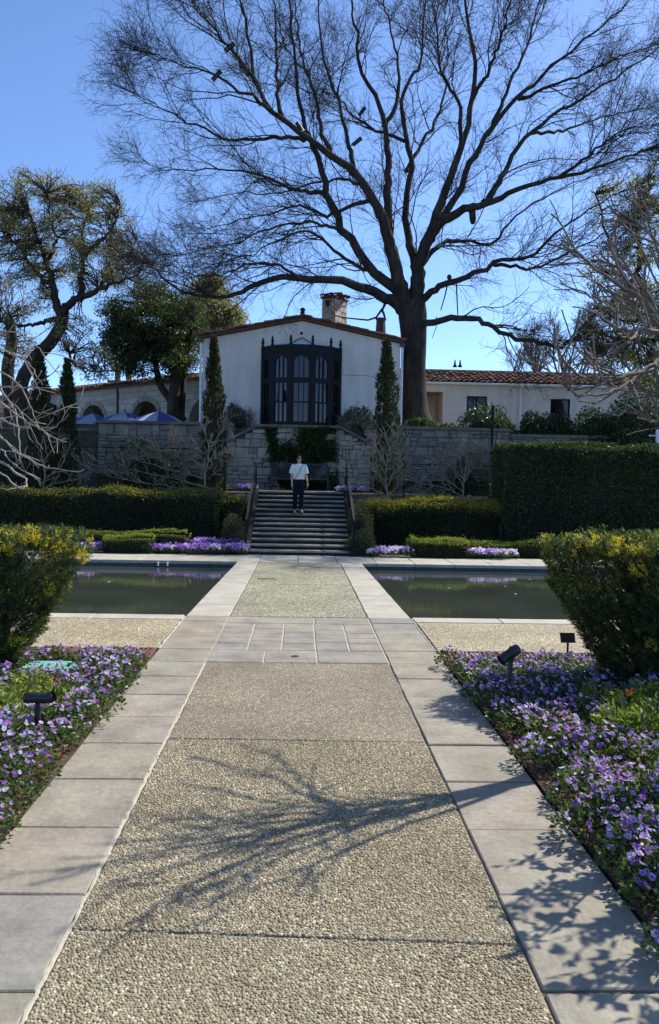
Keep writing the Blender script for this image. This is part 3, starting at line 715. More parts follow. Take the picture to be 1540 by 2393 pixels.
mb = MB(); mb.box(2.45, 3.0, 1.94, 1.99, .1, 2.0); part('panel', mb, MAT['stucco'], wing)
for x0, x1, z0, z1 in holes[1:]:
    wd = part('window', MB().box(x0, x1, .14, .16, z0, z1), MAT['dark'], wing)
    m = MB(); t = .05
    m.box(x0, x1, .04, .12, z1 - t, z1); m.box(x0, x1, .04, .12, z0, z0 + t); m.box(x0, x0 + t, .04, .12, z0 + t, z1 - t); m.box(x1 - t, x1, .04, .12, z0 + t, z1 - t)
    xm = (x0+x1)/2; m.box(xm - .025, xm + .025, .05, .11, z0 + t, z1 - t); m.box(x0 + t, x1 - t, .06, .10, z0 + .55, z0 + .59); part('frame', m, MAT['iron'], wd)
    for a, b in ((x0 + t, xm - .025), (xm + .025, x1 - t)):
        for c, d in ((z0 + t, z0 + .55), (z0 + .59, z1 - t)):
            m = MB(); m.add([(a, .09, c), (b, .09, c), (b, .09, d), (a, .09, d)], [(0, 1, 2, 3)]); part('pane', m, MAT['glass'], wd)
    m = MB(); m.box(x0 - .05, x1 + .05, -.05, .1, z0 - .06, z0 - .005); part('sill', m, MAT['stucco'], wd)
mb = MB(); mb.box(-.1, 19, -.32, .0, 2.60, 2.68); part('soffit', mb, MAT['white'], wing)
mb = MB(); mb.tube([(6.55, -.26, 2.62), (6.55, -.08, 2.45), (6.55, -.08, -.1)], .05, 8); part('downspout', mb, MAT['white'], wing)
mb = MB(); mb.add([(-.1, -.36, 2.72), (19, -.36, 2.72), (19, 2.6, 3.56), (-.1, 2.6, 3.56), (-.1, -.36, 2.68), (19, -.36, 2.68), (19, 2.6, 3.3), (-.1, 2.6, 3.3)],
                  [(0,1,2,3), (4,7,6,5), (0,4,5,1), (2,6,7,3), (1,5,6,2), (0,3,7,4)]); wr = part('roof', mb, MAT['tile'], wing)
ws = math.atan2(.84, 2.96)
for c in range(50):
    for r_ in range(6):
        t = r_ / 6
        o = link('roof_tile', TILE, None, wr, loc=(.05 + c*.265 + rng.normal(0, .01), -.40 + 2.96*t, 2.72 + .84*t + rng.normal(0, .01)), scale=(.60, .105 + rng.normal(0, .004), .085))
        o.rotation_euler = (0, -ws + .06 + rng.normal(0, .02), PI/2)
mb = MB(); mb.box(-.1, 19, 2.5, 2.75, 3.52, 3.62); part('ridge_cap', mb, MAT['greystone'], wr)
for u in (1063, 1075):
    c = W(u, 858, 39.8); mb = MB(); mb.lathe([(.10, 0), (.10, .08), (.06, .10), (.02, .36)], 8); part('roof_vent', mb, MAT['iron'], wing, loc=(c[0] - 3.3, 2.8, c[2] - ZT))

# arcade on the left
arc = thing('arcade', 'stone arcade with round arches and red tile roof beyond the umbrellas', 'building', (-6.04, 38.0, ZT), math.atan2(.69, -.723))
mb = MB(); AR = [-2.5, 1.95, 6.42, 10.9, 15.4]; ah = 1.2; asp = .58; top = 2.62
def apx(m, x0, x1, z0, z1, y0=-.35, y1=0): m.box(x0, x1, y0, y1, z0, z1)
prev = -4.0
for c in AR:
    apx(mb, prev, c - ah, -.1, top); n = 14
    for k in range(n):
        a0, a1 = PI - PI*k/n, PI - PI*(k+1)/n
        x0, x1 = c + ah*math.cos(a0), c + ah*math.cos(a1); z0, z1 = asp + ah*math.sin(a0), asp + ah*math.sin(a1)
        V = [(x0,0,z0), (x1,0,z1), (x1,0,top), (x0,0,top), (x0,-.35,z0), (x1,-.35,z1), (x1,-.35,top), (x0,-.35,top)]
        mb.add(V, [(0,1,2,3), (7,6,5,4), (0,4,5,1)])
    prev = c + ah
apx(mb, prev, 19, -.1, top)
def arcstone():
    m, nt, b = newmat('arcade_stone'); p = coords(nt, 'Object')
    mp = N(nt, 'ShaderNodeMapping'); mp.inputs['Rotation'].default_value = (PI/2, 0, 0); nt.links.new(p, mp.inputs[0])
    br = N(nt, 'ShaderNodeTexBrick'); br.inputs['Scale'].default_value = 1.0
    br.inputs['Color1'].default_value = (.50,.45,.38,1); br.inputs['Color2'].default_value = (.38,.34,.29,1); br.inputs['Mortar'].default_value = (.22,.19,.16,1)
    br.inputs['Brick Width'].default_value = .55; br.inputs['Row Height'].default_value = .28; br.inputs['Mortar Size'].default_value = .012
    nt.links.new(mp.outputs[0], br.inputs['Vector'])
    nt.links.new(mixc(nt, 1.0, br.outputs['Color'], ramp(nt, [(.3, (.75,)*3), (.7, (1.15,)*3)], noise(nt, 2, 5, .6, p)), 'MULTIPLY'), b.inputs['Base Color'])
    b.inputs['Roughness'].default_value = .9; bump(nt, b, br.outputs['Fac'], -.5, .02); return m
MAT['arcstone'] = arcstone()
part('wall', mb, MAT['arcstone'], arc)
for c in AR[1:4]:
    rg = MB(); n = 11
    for k in range(n):
        a0, a1 = PI*k/n + .015, PI*(k+1)/n - .015
        V = []
        for d in (.03, -.02):
            V += [(c + rr*math.cos(a), d, asp + rr*math.sin(a)) for rr, a in ((ah - .005, a0), (ah - .005, a1), (ah + .24, a1), (ah + .24, a0))]
        vm = MB().add(V, [(0,1,2,3)[::-1], (0,1,5,4), (1,2,6,5), (2,3,7,6), (3,0,4,7)]); part('arch_stone', vm, MAT['wallstone'], arc)
mb = MB(); mb.box(-4, 19, -4.4, -4.2, -.1, top); mb.box(-4, 19, -4.2, 0, -.1, -.02); mb.box(-4.1, -3.95, -4.2, -.3, 0, top); part('back_wall', mb, MAT['beige'], arc)
mb = MB(); mb.tube([(4.2, .05, 2.5), (4.2, .05, -.1)], .05, 8); part('downspout', mb, MAT['rail'], arc)
mb = MB(); mb.add([(-4.2, .4, 2.60), (19.2, .4, 2.60), (19.2, -3, 3.42), (-4.2, -3, 3.42), (-4.2, .4, 2.54), (19.2, .4, 2.54), (19.2, -3, 3.3), (-4.2, -3, 3.3), (-4.2, -5, 2.9), (19.2, -5, 2.9)],
                  [(0,3,2,1), (4,5,6,7), (0,1,5,4), (3,8,9,2), (0,4,7,3), (1,2,6,5), (6,9,8,7)]); ar = part('roof', mb, MAT['tile'], arc)
as_ = math.atan2(.82, 3.4)
for c in range(56):
    for r_ in range(2):
        o = link('roof_tile', TILE, None, ar, loc=(-1.6 + c*.27 + rng.normal(0, .012), .44 - r_*.5, 2.61 + r_*.12 + rng.normal(0, .01)), scale=(.62, .108, .09))
        o.rotation_euler = (0, -as_ + .05, -PI/2)
# twin chimney shafts beyond the arcade roof
c = W(288, 893, 46)
tc = thing('twin_chimney', 'pair of slim brown chimney shafts rising behind the arcade roof', 'chimney', (c[0], 46, c[2] - .6))
mb = MB(); mb.box(-.7, .7, -.35, .35, -2, .55); mb.box(-.78, .78, -.4, .4, .55, .65); part('base', mb, MAT['wallcap'], tc)
for sx in (-1, 1):
    mb = MB(); mb.lathe([(.17, .65), (.15, 1.5), (.2, 1.52), (.2, 1.62), (.12, 1.66)], 10, (sx*.31, 0, 0)); part('shaft', mb, MAT['wallcap'], tc)
# tiled building at far left
fl = thing('outbuilding', 'low reddish tile-roofed building at the far left edge', 'building', (-16.2, 43.5, ZT))
mb = MB(); mb.box(-4, 2.6, 0, 5, -.1, 1.35); part('wall', mb, MAT['arcstone'], fl)
mb = MB(); mb.add([(-4.2, -.4, 1.3), (2.9, -.4, 1.3), (2.9, 2.5, 2.3), (-4.2, 2.5, 2.3), (2.9, 5.4, 1.3), (-4.2, 5.4, 1.3)], [(0,1,2,3), (3,2,4,5), (1,4,2), (0,3,5)]); part('roof', mb, MAT['tile'], fl)

# ================================================================== OBJECTS
# patio umbrellas on the terrace
def canvas():
    m, nt, b = newmat('umbrella_cloth'); p = coords(nt, 'Object')
    a = N(nt, 'ShaderNodeAttribute'); a.attribute_name = 'v'
    nt.links.new(ramp(nt, [(0, (.055,.085,.30)), (.49, (.055,.085,.30)), (.51, (.32,.36,.48)), (1, (.32,.36,.48))], a.outputs['Fac']), b.inputs['Base Color']); b.inputs['Roughness'].default_value = .9
    return m
MAT['canvas'] = canvas()
for u, v, Y, r, lb in ((292, 962, 33.0, 1.25, 'blue and white patio umbrella, middle one above the terrace wall'), (371, 960, 32.6, 1.15, 'blue patio umbrella nearest the house above the terrace wall'),
                       (217, 966, 34.2, 1.2, 'blue and white patio umbrella, leftmost above the terrace wall')):
    c = W(u, v, Y); t = thing('patio_umbrella', lb, 'umbrella', (c[0], Y, ZT), rng.uniform(0, 1), 'patio umbrellas')
    h = c[2] - ZT; V = [(0, 0, h)]; n = 8; F = []; fa = []
    for k in range(n): V.append((r*.5*math.cos(2*PI*k/n), r*.5*math.sin(2*PI*k/n), h - .20))
    for k in range(n): V.append((r*math.cos(2*PI*k/n), r*math.sin(2*PI*k/n), h - .50))
    me = bpy.data.meshes.new('canopy')
    for k in range(n): F.append((0, 1+k, 1+(k+1) % n)); fa.append(k % 2)
    for k in range(n): F.append((1+k, 1+n+k, 1+n+(k+1) % n, 1+(k+1) % n)); fa.append(k % 2)
    me.from_pydata(V, [], F); at = me.attributes.new('v', 'FLOAT', 'FACE'); at.data.foreach_set('value', np.array(fa, dtype=np.float32)); me.update()
    link('canopy', me, MAT['canvas'], t)
    mb = MB(); mb.tube([(0, 0, 0), (0, 0, h + .12)], .025, 8); part('pole', mb, MAT['rail'], t)
    mb = MB(); mb.lathe([(.25, 0), (.25, .06), (.05, .1)], 12); part('base', mb, MAT['iron'], t)

# bench
MAT['navy'] = plain('navy_metal', (.012,.016,.035), .5, .1, .25, 15, .1, .002)
bn = thing('lattice_bench', 'dark navy lattice-back metal bench against the ivy wall', 'bench', (-.06, 26.75, 1.534))
for k in range(6): part('seat_slat', MB().box(-.92, .92, -.22 + k*.075, -.165 + k*.075, .37, .395), MAT['navy'], bn)
for sx in (-1, 1):
    for y, h in ((-.2, .60), (.22, .86)):
        mb = MB(); x = sx*.93; mb.box(x - .02, x + .02, y - .02, y + .02, 0, h); part('leg', mb, MAT['navy'], bn)
    mb = MB(); mb.box(sx*.93 - .025, sx*.93 + .025, -.24, .2, .60, .63); part('armrest', mb, MAT['navy'], bn)
mb = MB(); mb.box(-.93, .93, .20, .24, .84, .88); mb.box(-.93, .93, .20, .24, .42, .45); part('back_frame', mb, MAT['navy'], bn)
for k in range(21):
    x = -.88 + k*.088; part('back_bar', MB().box(x - .012, x + .012, .212, .224, .45, .84), MAT['navy'], bn)
for k in range(5):
    z = .50 + k*.075; part('back_bar', MB().box(-.91, .91, .225, .235, z - .012, z + .012), MAT['navy'], bn)
mb = MB(); mb.box(-.92, .92, -.245, -.225, .355, .385); part('seat_rail', mb, MAT['rail'], bn)

# spotlights in the beds
sp = G(88, 1722, .03)
t = thing('garden_spotlight', 'black tubular garden spotlight on a short post in the left flower bed', 'spotlight', sp)
mb = MB(); mb.tube([(0, 0, -.1), (0, 0, .26)], .021, 12); part('post', mb, MAT['lamp'], t)
mb = MB(); mb.lathe([(.026, .20), (.026, .225), (.022, .23)], 12); part('collar', mb, MAT['lamp'], t)
mb = MB(); mb.tube([(-.10, 0, .30), (-.095, 0, .30), (.0, 0, .30), (.085, -.01, .302), (.09, -.01, .302)], [.034, .041, .041, .043, .043], 16); part('lamp_head', mb, MAT['lamp'], t, True)
mb = MB(); mb.tube([(.088, -.01, .302), (.12, -.012, .318)], [.043, .041], 16, False); mb.tube([(.10, -.011, .302), (.102, -.011, .302)], .036, 16); part('glare_hood', mb, MAT['lamp'], t)
mb = MB(); mb.box(-.012, .012, -.012, .012, .25, .275); part('knuckle', mb, MAT['lamp'], t)
sp = G(1187, 1648, .03)
t = thing('garden_spotlight', 'black garden spotlight tilted on a tall post in the right flower bed', 'spotlight', sp)
mb = MB(); mb.tube([(-.012, 0, -.1), (.0, 0, .2), (.018, 0, .43)], .021, 12); part('post', mb, MAT['lamp'], t)
mb = MB(); mb.lathe([(.027, .40), (.027, .43), (.02, .44)], 12, (.017, 0, 0)); part('collar', mb, MAT['lamp'], t)
mb = MB(); mb.tube([(-.055, -.02, .425), (-.052, -.02, .427), (.02, 0, .472), (.078, .02, .508), (.085, .022, .512)], [.038, .045, .046, .045, .036], 16); part('lamp_head', mb, MAT['lamp'], t, True)
mb = MB(); mb.tube([(-.05, -.018, .428), (-.085, -.03, .407)], [.046, .047], 16, False); part('glare_hood', mb, MAT['lamp'], t)
mb = MB(); mb.box(.0, .03, -.012, .012, .44, .53); part('knuckle', mb, MAT['lamp'], t)
# plaque
sp = G(1326, 1530, .03)
t = thing('plant_label_sign', 'small brown plaque on a stake among the flowers beside the right pool', 'sign', sp)
mb = MB(); mb.box(-.011, .011, -.006, .006, -.1, .18); part('stake', mb, MAT['plaque'], t)
mb = MB(); mb.add([(-.085, -.015, .15), (.085, -.015, .15), (.085, .03, .25), (-.085, .03, .25), (-.085, -.005, .145), (.085, -.005, .145), (.085, .04, .245), (-.085, .04, .245)], [(0,1,2,3),(7,6,5,4),(0,4,5,1),(1,5,6,2),(2,6,7,3),(3,7,4,0)]); part('plate', mb, MAT['plaque'], t)
mb = MB(); mb.add([(-.09, -.02, .142), (.09, -.02, .142), (.09, -.02, .152), (-.09, -.02, .152)], [(0,1,2,3)]); part('lip', mb, MAT['rail'], t)
# valve box
sp = G(118, 1556, .10)
t = thing('valve_box', 'teal plastic irrigation valve box lid among the left bed flowers', 'valve box', (sp[0], sp[1], 0))
def rrect(w, d, r, n=5):
    P = []
    for cx_, cy_, a0 in ((w-r, d-r, 0), (-w+r, d-r, 90), (-w+r, -d+r, 180), (w-r, -d+r, 270)):
        for k in range(n+1): a = math.radians(a0 + 90*k/n); P.append((cx_ + r*math.cos(a), cy_ + r*math.sin(a)))
    return P
P = rrect(.27, .19, .08); n = len(P)
mb = MB(); mb.add([(x, y, .0) for x, y in P] + [(x*.97, y*.97, .10) for x, y in P], [(i, (i+1) % n, n+(i+1) % n, n+i) for i in range(n)] + [tuple(range(n, 2*n))]); part('box', mb, MAT['teal'], t)
mb = MB(); mb.add([(x*.9, y*.88, .10) for x, y in P] + [(x*.89, y*.86, .112) for x, y in P], [(i, (i+1) % n, n+(i+1) % n, n+i) for i in range(n)] + [tuple(range(n, 2*n))]); part('lid', mb, MAT['teal'], t)

# trellis frames behind the hedges
def trellis(label, x0, x1, y, zb0, zt, rails):
    t = thing('trellis', label, 'trellis', ((x0+x1)/2, y, zb0)); w = (x1-x0)/2
    for x in (-w, w): part('post', MB().box(x - .03, x + .03, -.03, .03, -.2, zt - zb0), MAT['iron'], t)
    for z in rails: part('rail', MB().bar((-w, 0, z - zb0), (w, 0, z - zb0), .025, .035), MAT['iron'], t)
pa, pb = W(162, 1000, 24.6), W(525, 1060, 24.6)
trellis('black metal trellis with bare espalier branches left of the stairs', pa[0], pb[0], 24.6, 1.3, pa[2] - .0, (2.75, 1.95))
pa, pb = W(1150, 950, 24.6), W(945, 1082, 24.6)
trellis('black metal trellis post and rails right of the stairs', pb[0], pa[0], 24.6, 1.3, 2.55, (2.42, 1.75))
mb = MB(); mb.tube([(0, 0, 0), (0, 0, pa[2] - 1.3)], .045, 8); mb.lathe([(.06, 0), (.06, .02)], 8, (0, 0, pa[2] - 1.3))
tag(part('iron_post', mb, MAT['iron'], None, loc=(pa[0], 24.5, 1.3)), 'tall black iron post at the left end of the tall clipped hedge', 'post')
c = W(1536, 1036, 23.5); mb = MB(); mb.tube([(0, 0, -1.2), (0, 0, .40)], .05, 10); mb.bar((-.22, 0, .22), (0, 0, .22), .03, .03); mb.lathe([(.04, 0), (.04, .04)], 8, (-.22, 0, .2))
tag(part('pipe_post', mb, MAT['white'], None, loc=c), 'pale metal pipe post with side arm behind the tall hedge', 'post')

# ------------------------------------------------------------------ person on the stairs
def remesh(o, vs, sm=3):
    m = o.modifiers.new('remesh', 'REMESH'); m.mode = 'VOXEL'; m.voxel_size = vs; m.use_smooth_shade = True
    s = o.modifiers.new('smooth', 'SMOOTH'); s.factor = .5; s.iterations = sm
MAT['skin'] = plain('skin', (.50,.28,.20), .55, 0, .06, 10, 0)
MAT['shirt'] = plain('cream_knit', (.66,.65,.60), .9, 0, .06, 40, .3, .003)
MAT['jeans'] = plain('navy_denim', (.007,.010,.021), .9, 0, .25, 30, .2, .002, .1)
MAT['hair'] = plain('brown_hair', (.020,.010,.007), .8, 0, .4, 40, .3, .003, .1)
MAT['boot'] = plain('tan_leather', (.24,.10,.045), .5, 0, .25, 20, .2, .002)
MAT['black'] = plain('black_plastic', (.008,.008,.009), .2, 0, .1, 10, 0)
pp = thing('person', 'person in cream T-shirt, navy trousers and sunglasses standing on the stairs', 'person', (W(697, 1200, 23.25)[0], 23.24, RIS*8 + .003), .22)
b = MB()
def ell(m, c, rx, ry, rz, n=14):
    prof = [(math.cos(math.radians(a)), math.sin(math.radians(a))) for a in range(-85, 90, 17)]
    V = []; F = []; k = 0
    for r, z in prof:
        for i in range(n): t = 2*PI*i/n; V.append((c[0] + rx*r*math.cos(t), c[1] + ry*r*math.sin(t), c[2] + rz*z))
    m_ = len(prof)
    for i in range(m_-1):
        for q in range(n): F.append((i*n+q, i*n+(q+1) % n, (i+1)*n+(q+1) % n, (i+1)*n+q))
    F += [tuple(range(n-1, -1, -1)), tuple((m_-1)*n+q for q in range(n))]; m.add(V, F)
ell(b, (0, 0, 1.565), .072, .088, .105); ell(b, (0, -.028, 1.51), .05, .055, .055)          # skull and jaw
b.capsule((0, -.085, 1.565), (0, -.103, 1.53), .009, .014, 8)                               # nose
b.capsule((-.02, -.083, 1.492), (.02, -.083, 1.492), .008, .008, 8)                         # lips
for sx in (-1, 1): ell(b, (sx*.073, .005, 1.55), .01, .02, .03, 8)                          # ears
b.capsule((0, .01, 1.38), (0, .0, 1.50), .052, .048)
ell(b, (0, 0, 1.25), .155, .095, .16); ell(b, (0, 0, 1.06), .135, .09, .14); ell(b, (0, 0, .90), .155, .10, .12)
arms = {}
for sx in (-1, 1):
    sh = Vector((sx*.155, .005, 1.345)); elb = Vector((sx*.205, .02, 1.09)); wr_ = Vector((-.20, -.03, .86)) if sx < 0 else Vector((.235, -.075, .875))
    b.capsule(sh, elb, .047, .037); b.capsule(elb, wr_, .036, .025)
    palm = wr_ + Vector((0, -.012, -.075)); b.capsule(wr_, palm, .026, .032)
    for k, (dy, ln) in enumerate(((-.026, .066), (-.009, .076), (.009, .07), (.025, .055))):
        p0 = palm + Vector((0, dy, -.018)); p1 = p0 + Vector((-sx*.006, -.004, -ln*.55)); p2 = p1 + Vector((-sx*.016, -.012, -ln*.45))
        b.capsule(p0, p1, .0088, .008, 8); b.capsule(p1, p2, .008, .007, 8)
    t0 = wr_ + Vector((0, -.03, -.035)); t1 = t0 + Vector((-sx*.008, -.022, -.032)); b.capsule(t0, t1, .011, .0095, 8); b.capsule(t1, t1 + Vector((-sx*.006, -.006, -.03)), .0095, .008, 8)
    arms[sx] = (sh, elb, wr_)
FEET = {-1: (-.115, -.02), 1: (.07, -.06)}
legs = {}
for sx in (-1, 1):
    fx, fy = FEET[sx]
    hip = Vector((sx*.08, 0, .86)); kn = Vector((sx*.085 + (fx - sx*.085)*.4, -.02, .48)); an = Vector((fx, fy + .03, .10))
    b.capsule(hip, kn, .085, .055); b.capsule(kn, an, .052, .036); b.capsule(an, (fx + sx*.01, fy - .11, .04), .035, .032); legs[sx] = (hip, kn, an)
bo = part('body', b, MAT['skin'], pp); remesh(bo, .0065, 2)
s = MB(); rings = [(.965, .168, .118), (.975, .172, .122), (1.05, .168, .115), (1.18, .176, .120), (1.28, .182, .120), (1.345, .165, .10), (1.385, .105, .08), (1.41, .078, .066)]
V = []; F = []; n = 20
for z, rx, ry in rings:
    for i in range(n): t_ = 2*PI*i/n; V.append((rx*math.cos(t_), ry*math.sin(t_), z))
for i in range(len(rings)-1):
    for q in range(n): F.append((i*n+q, i*n+(q+1) % n, (i+1)*n+(q+1) % n, (i+1)*n+q))
F += [tuple(range(n-1, -1, -1)), tuple((len(rings)-1)*n+q for q in range(n))]; s.add(V, F)
for sx in (-1, 1):
    sh, elb, _ = arms[sx]; e = sh.lerp(elb, .86); s.tube([sh + Vector((-sx*.05, 0, -.02)), sh + Vector((sx*.012, 0, .0)), sh.lerp(elb, .4) + Vector((sx*.012, 0, 0)), e + Vector((sx*.016, 0, 0))], [.075, .072, .073, .074], 14)
so = part('shirt', s, MAT['shirt'], pp); remesh(so, .009, 2)
j = MB(); ell(j, (0, 0, .90), .165, .112, .125); j.lathe([(.135, .86), (.148, .93), (.150, 1.0)], 18, (0, 0, 0), .72)
for sx in (-1, 1):
    hip, kn, an = legs[sx]; j.tube([hip + Vector((0, 0, .03)), hip.lerp(kn, .4), kn, kn.lerp(an, .6), an + Vector((0, 0, .02))], [.098, .086, .07, .062, .058], 14)
jo = part('trousers', j, MAT['jeans'], pp); remesh(jo, .009, 2)
for sx in (-1, 1):
    fx, fy = FEET[sx]; k = MB(); k.capsule((fx, fy + .035, .115), (fx, fy + .03, .05), .048, .047); k.capsule((fx, fy + .03, .045), (fx + sx*.015, fy - .13, .036), .042, .036); k.box(fx - .035, fx + .035, fy - .14, fy + .07, .0, .03)
    ko = part('boot', k, MAT['boot'], pp); remesh(ko, .008, 2)
h_ = MB(); ell(h_, (0, .022, 1.585), .088, .095, .098)
for sx in (-1, 1): h_.capsule((sx*.066, .015, 1.56), (sx*.085, .0, 1.385), .028, .024, 10); h_.capsule((sx*.04, .06, 1.55), (sx*.06, .055, 1.38), .04, .035, 10)
h_.capsule((0, .07, 1.56), (0, .07, 1.39), .05, .04, 10)
for sx in (-1, 1): h_.capsule((sx*.012, -.06, 1.655), (sx*.066, -.045, 1.575), .02, .02, 8)
ho = part('hair', h_, MAT['hair'], pp); remesh(ho, .008, 1)
g_ = MB()
for sx in (-1, 1): ell(g_, (sx*.034, -.09, 1.567), .031, .012, .024, 10); g_.bar((sx*.064, -.082, 1.572), (sx*.078, .0, 1.565), .006, .008)
g_.bar((-.01, -.098, 1.574), (.01, -.098, 1.574), .006, .006); part('sunglasses', g_, MAT['black'], pp, True)
st_ = MB(); st_.tube([(.085, -.075, 1.385), (.06, -.118, 1.32), (.0, -.138, 1.22), (-.07, -.135, 1.10), (-.13, -.105, 1.0), (-.165, -.06, .965)], .007, 6); st_.tube([(.085, -.075, 1.385), (.09, .0, 1.41), (.06, .1, 1.35), (-.08, .13, 1.1), (-.165, .06, .965)], .007, 6); part('bag_strap', st_, MAT['black'], pp)
w_ = arms[1][2]; m = MB(); m.tube([w_ + Vector((0, .003, .03)), w_ + Vector((0, 0, .012))], .031, 12); part('wristband', m, MAT['black'], pp)

# ================================================================== VEGETATION
def unit(a): return a / np.maximum(1e-9, np.linalg.norm(a, axis=-1, keepdims=True))
def tubes(P, R, sides=3):
    B, n, _ = P.shape
    D = unit(np.gradient(P, axis=1))
    ref = np.where(np.abs(D.mean(1, keepdims=True)[..., 2:]) < .85, np.array([0, 0, 1.]), np.array([1., 0, 0]))
    A = unit(np.cross(D, np.broadcast_to(ref, D.shape))); C = np.cross(A, D)
    th = np.arange(sides) * 2*PI / sides
    V = P[:, :, None] + (A[:, :, None] * np.cos(th)[None, None, :, None] + C[:, :, None] * np.sin(th)[None, None, :, None]) * R[:, :, None, None]
    i = np.arange(n-1)[:, None]; k = np.arange(sides)[None]
    q = np.stack([i*sides + k, i*sides + (k+1) % sides, (i+1)*sides + (k+1) % sides, (i+1)*sides + k], -1).reshape(-1, 4)
    F = (np.arange(B)[:, None, None] * (n*sides) + q[None]).reshape(-1, 4)
    return V.reshape(-1, 3), F
def join(parts):
    Vs, Fs, o = [], [], 0
    for V, F in parts: Vs.append(V); Fs.append(F + o); o += len(V)
    return np.concatenate(Vs), np.concatenate(Fs)
def spline(pts, n):
    pts = np.array(pts, float); m = len(pts)
    p = np.concatenate([[2*pts[0] - pts[1]], pts, [2*pts[-1] - pts[-2]]])
    t = np.linspace(0, m - 1 - 1e-6, n); i = t.astype(int); f = (t - i)[:, None]
    a, b, c, d = p[i], p[i+1], p[i+2], p[i+3]
    return .5 * (2*b + (c-a)*f + (2*a - 5*b + 4*c - d)*f**2 + (3*b - 3*c + d - a)*f**3)
def limb(px, Y0, Y1, r0, r1, n=26, wob=.0):
    m = len(px); P = [W(u, v, Y0 + (Y1 - Y0) * (k / (m-1))**1.2) for k, (u, v) in enumerate(px)]
    S = spline(P, n)
    if wob: S[1:-1] += rng.normal(0, wob, (n-2, 3))
    t = np.linspace(0, 1, n); return S, r1 + (r0 - r1) * (1 - t)**1.35
def spawn(P, R, nc, t0, t1, L0, L1, ang, npts, rr, tip, r, wig=.08, up=.15, out=None, outw=0.0, flat=0.0, tpow=1.0, curl=0.0, fall=.35):
    B, n, _ = P.shape; D = unit(np.gradient(P, axis=1))
    t = t0 + (t1 - t0) * r.uniform(0, 1, (B, nc))**tpow
    f = t * (n-1); i = np.minimum(f.astype(int), n-2); w = (f - i)[..., None]; bi = np.arange(B)[:, None]
    p0 = P[bi, i]*(1-w) + P[bi, i+1]*w; d0 = unit(D[bi, i]*(1-w) + D[bi, i+1]*w); ra = R[bi, i]*(1-w[..., 0]) + R[bi, i+1]*w[..., 0]
    p0 = p0.reshape(-1, 3); d0 = d0.reshape(-1, 3); ra = ra.ravel(); tt = t.ravel(); M = len(p0)
    rv = r.normal(0, 1, (M, 3)); pe = unit(rv - d0 * (rv*d0).sum(1, keepdims=True))
    a = np.radians(ang) * r.uniform(.6, 1.35, M)[:, None]
    d = d0*np.cos(a) + pe*np.sin(a)
    if out is not None: d = d + outw * unit(p0 - out)
    d[:, 2] += up; d[:, 1] *= (1 - flat); d = unit(d)
    L = r.uniform(L0, L1, M) * (1 - fall*tt)
    C = np.zeros((M, npts, 3)); C[:, 0] = p0; cur = d.copy(); bend = r.normal(0, curl, (M, 3)) if curl else 0
    for k in range(1, npts):
        C[:, k] = C[:, k-1] + cur * (L / (npts-1))[:, None]
        cur = cur + r.normal(0, wig, (M, 3)) + bend; cur[:, 2] += up*.25; cur = unit(cur)
    r0 = np.minimum(ra*rr, np.maximum(tip*2.2, L*.0092)); s = np.linspace(0, 1, npts)[None]
    return C, np.maximum(tip, r0[:, None] * (1 - s) + tip * s)

def leaves(P, D, L, w, r):
    S = unit(np.cross(D, r.normal(0, 1, P.shape)));
    if not hasattr(L, '__len__'): L = np.full(len(P), L)
    L = L[:, None]; w = L * w; Nn = np.cross(D, S) * L * .12
    V = np.stack([P, P + D*L*.5 + S*w*.5 + Nn, P + D*L, P + D*L*.5 - S*w*.5 + Nn], 1).reshape(-1, 3)
    return V, np.arange(len(P)*4).reshape(-1, 4)
def rdir(n, r, up=0.0):
    d = r.normal(0, 1, (n, 3)); d[:, 2] += up; return unit(d)
def clumpy(P, scale, seed=0):
    """smooth pseudo-random field 0..1"""
    r = np.random.default_rng(seed); out = np.zeros(len(P))
    for _ in range(6):
        k = r.normal(0, 1/scale, 3); out += np.sin(P @ k + r.uniform(0, 6.28))
    return np.clip(.5 + out / 6, 0, 1)

LM = {}
LM['oak'] = leaf_mat('live_oak_leaf', [(0, (.10,.105,.068)), (.5, (.24,.235,.155)), (1, (.42,.39,.28))], .58, .5)
LM['ever'] = leaf_mat('evergreen_leaf', [(0, (.024,.042,.017)), (.5, (.060,.092,.032)), (1, (.14,.17,.055))], .4, .4)
LM['yew'] = leaf_mat('yew_needle', [(0, (.012,.020,.009)), (.45, (.048,.082,.028)), (.7, (.11,.16,.045)), (.8, (.44,.38,.035)), (1, (.68,.60,.07))], .4, .45, (1.3, 1.2, .5))
LM['hedge'] = leaf_mat('hedge_leaf', [(0, (.018,.028,.010)), (.5, (.055,.077,.025)), (.80, (.13,.145,.04)), (.90, (.24,.22,.035)), (1, (.50,.40,.05))], .38, .5)
LM['fig'] = leaf_mat('tall_hedge_leaf', [(0, (.024,.042,.019)), (.5, (.064,.100,.040)), (1, (.18,.22,.085))], .35, .35)
LM['box'] = leaf_mat('box_leaf', [(0, (.016,.028,.008)), (.5, (.055,.085,.018)), (.8, (.13,.17,.03)), (1, (.34,.38,.06))], .4, .5)  # brightest stop paints the sunlit tops of the box edging
LM['cyp'] = leaf_mat('cypress_leaf', [(0, (.016,.026,.014)), (.5, (.055,.068,.030)), (1, (.17,.15,.055))], .35, .6)
LM['broad'] = leaf_mat('broad_leaf', [(0, (.018,.030,.012)), (.5, (.045,.070,.026)), (1, (.15,.19,.08))], .3, .35)
LM['lime'] = leaf_mat('lime_leaf', [(0, (.06,.11,.02)), (.5, (.16,.23,.035)), (1, (.33,.38,.07))], .4, .45)
LM['pansyleaf'] = leaf_mat('pansy_leaf', [(0, (.026,.048,.018)), (.5, (.070,.115,.04)), (1, (.17,.22,.09))], .4, .4)
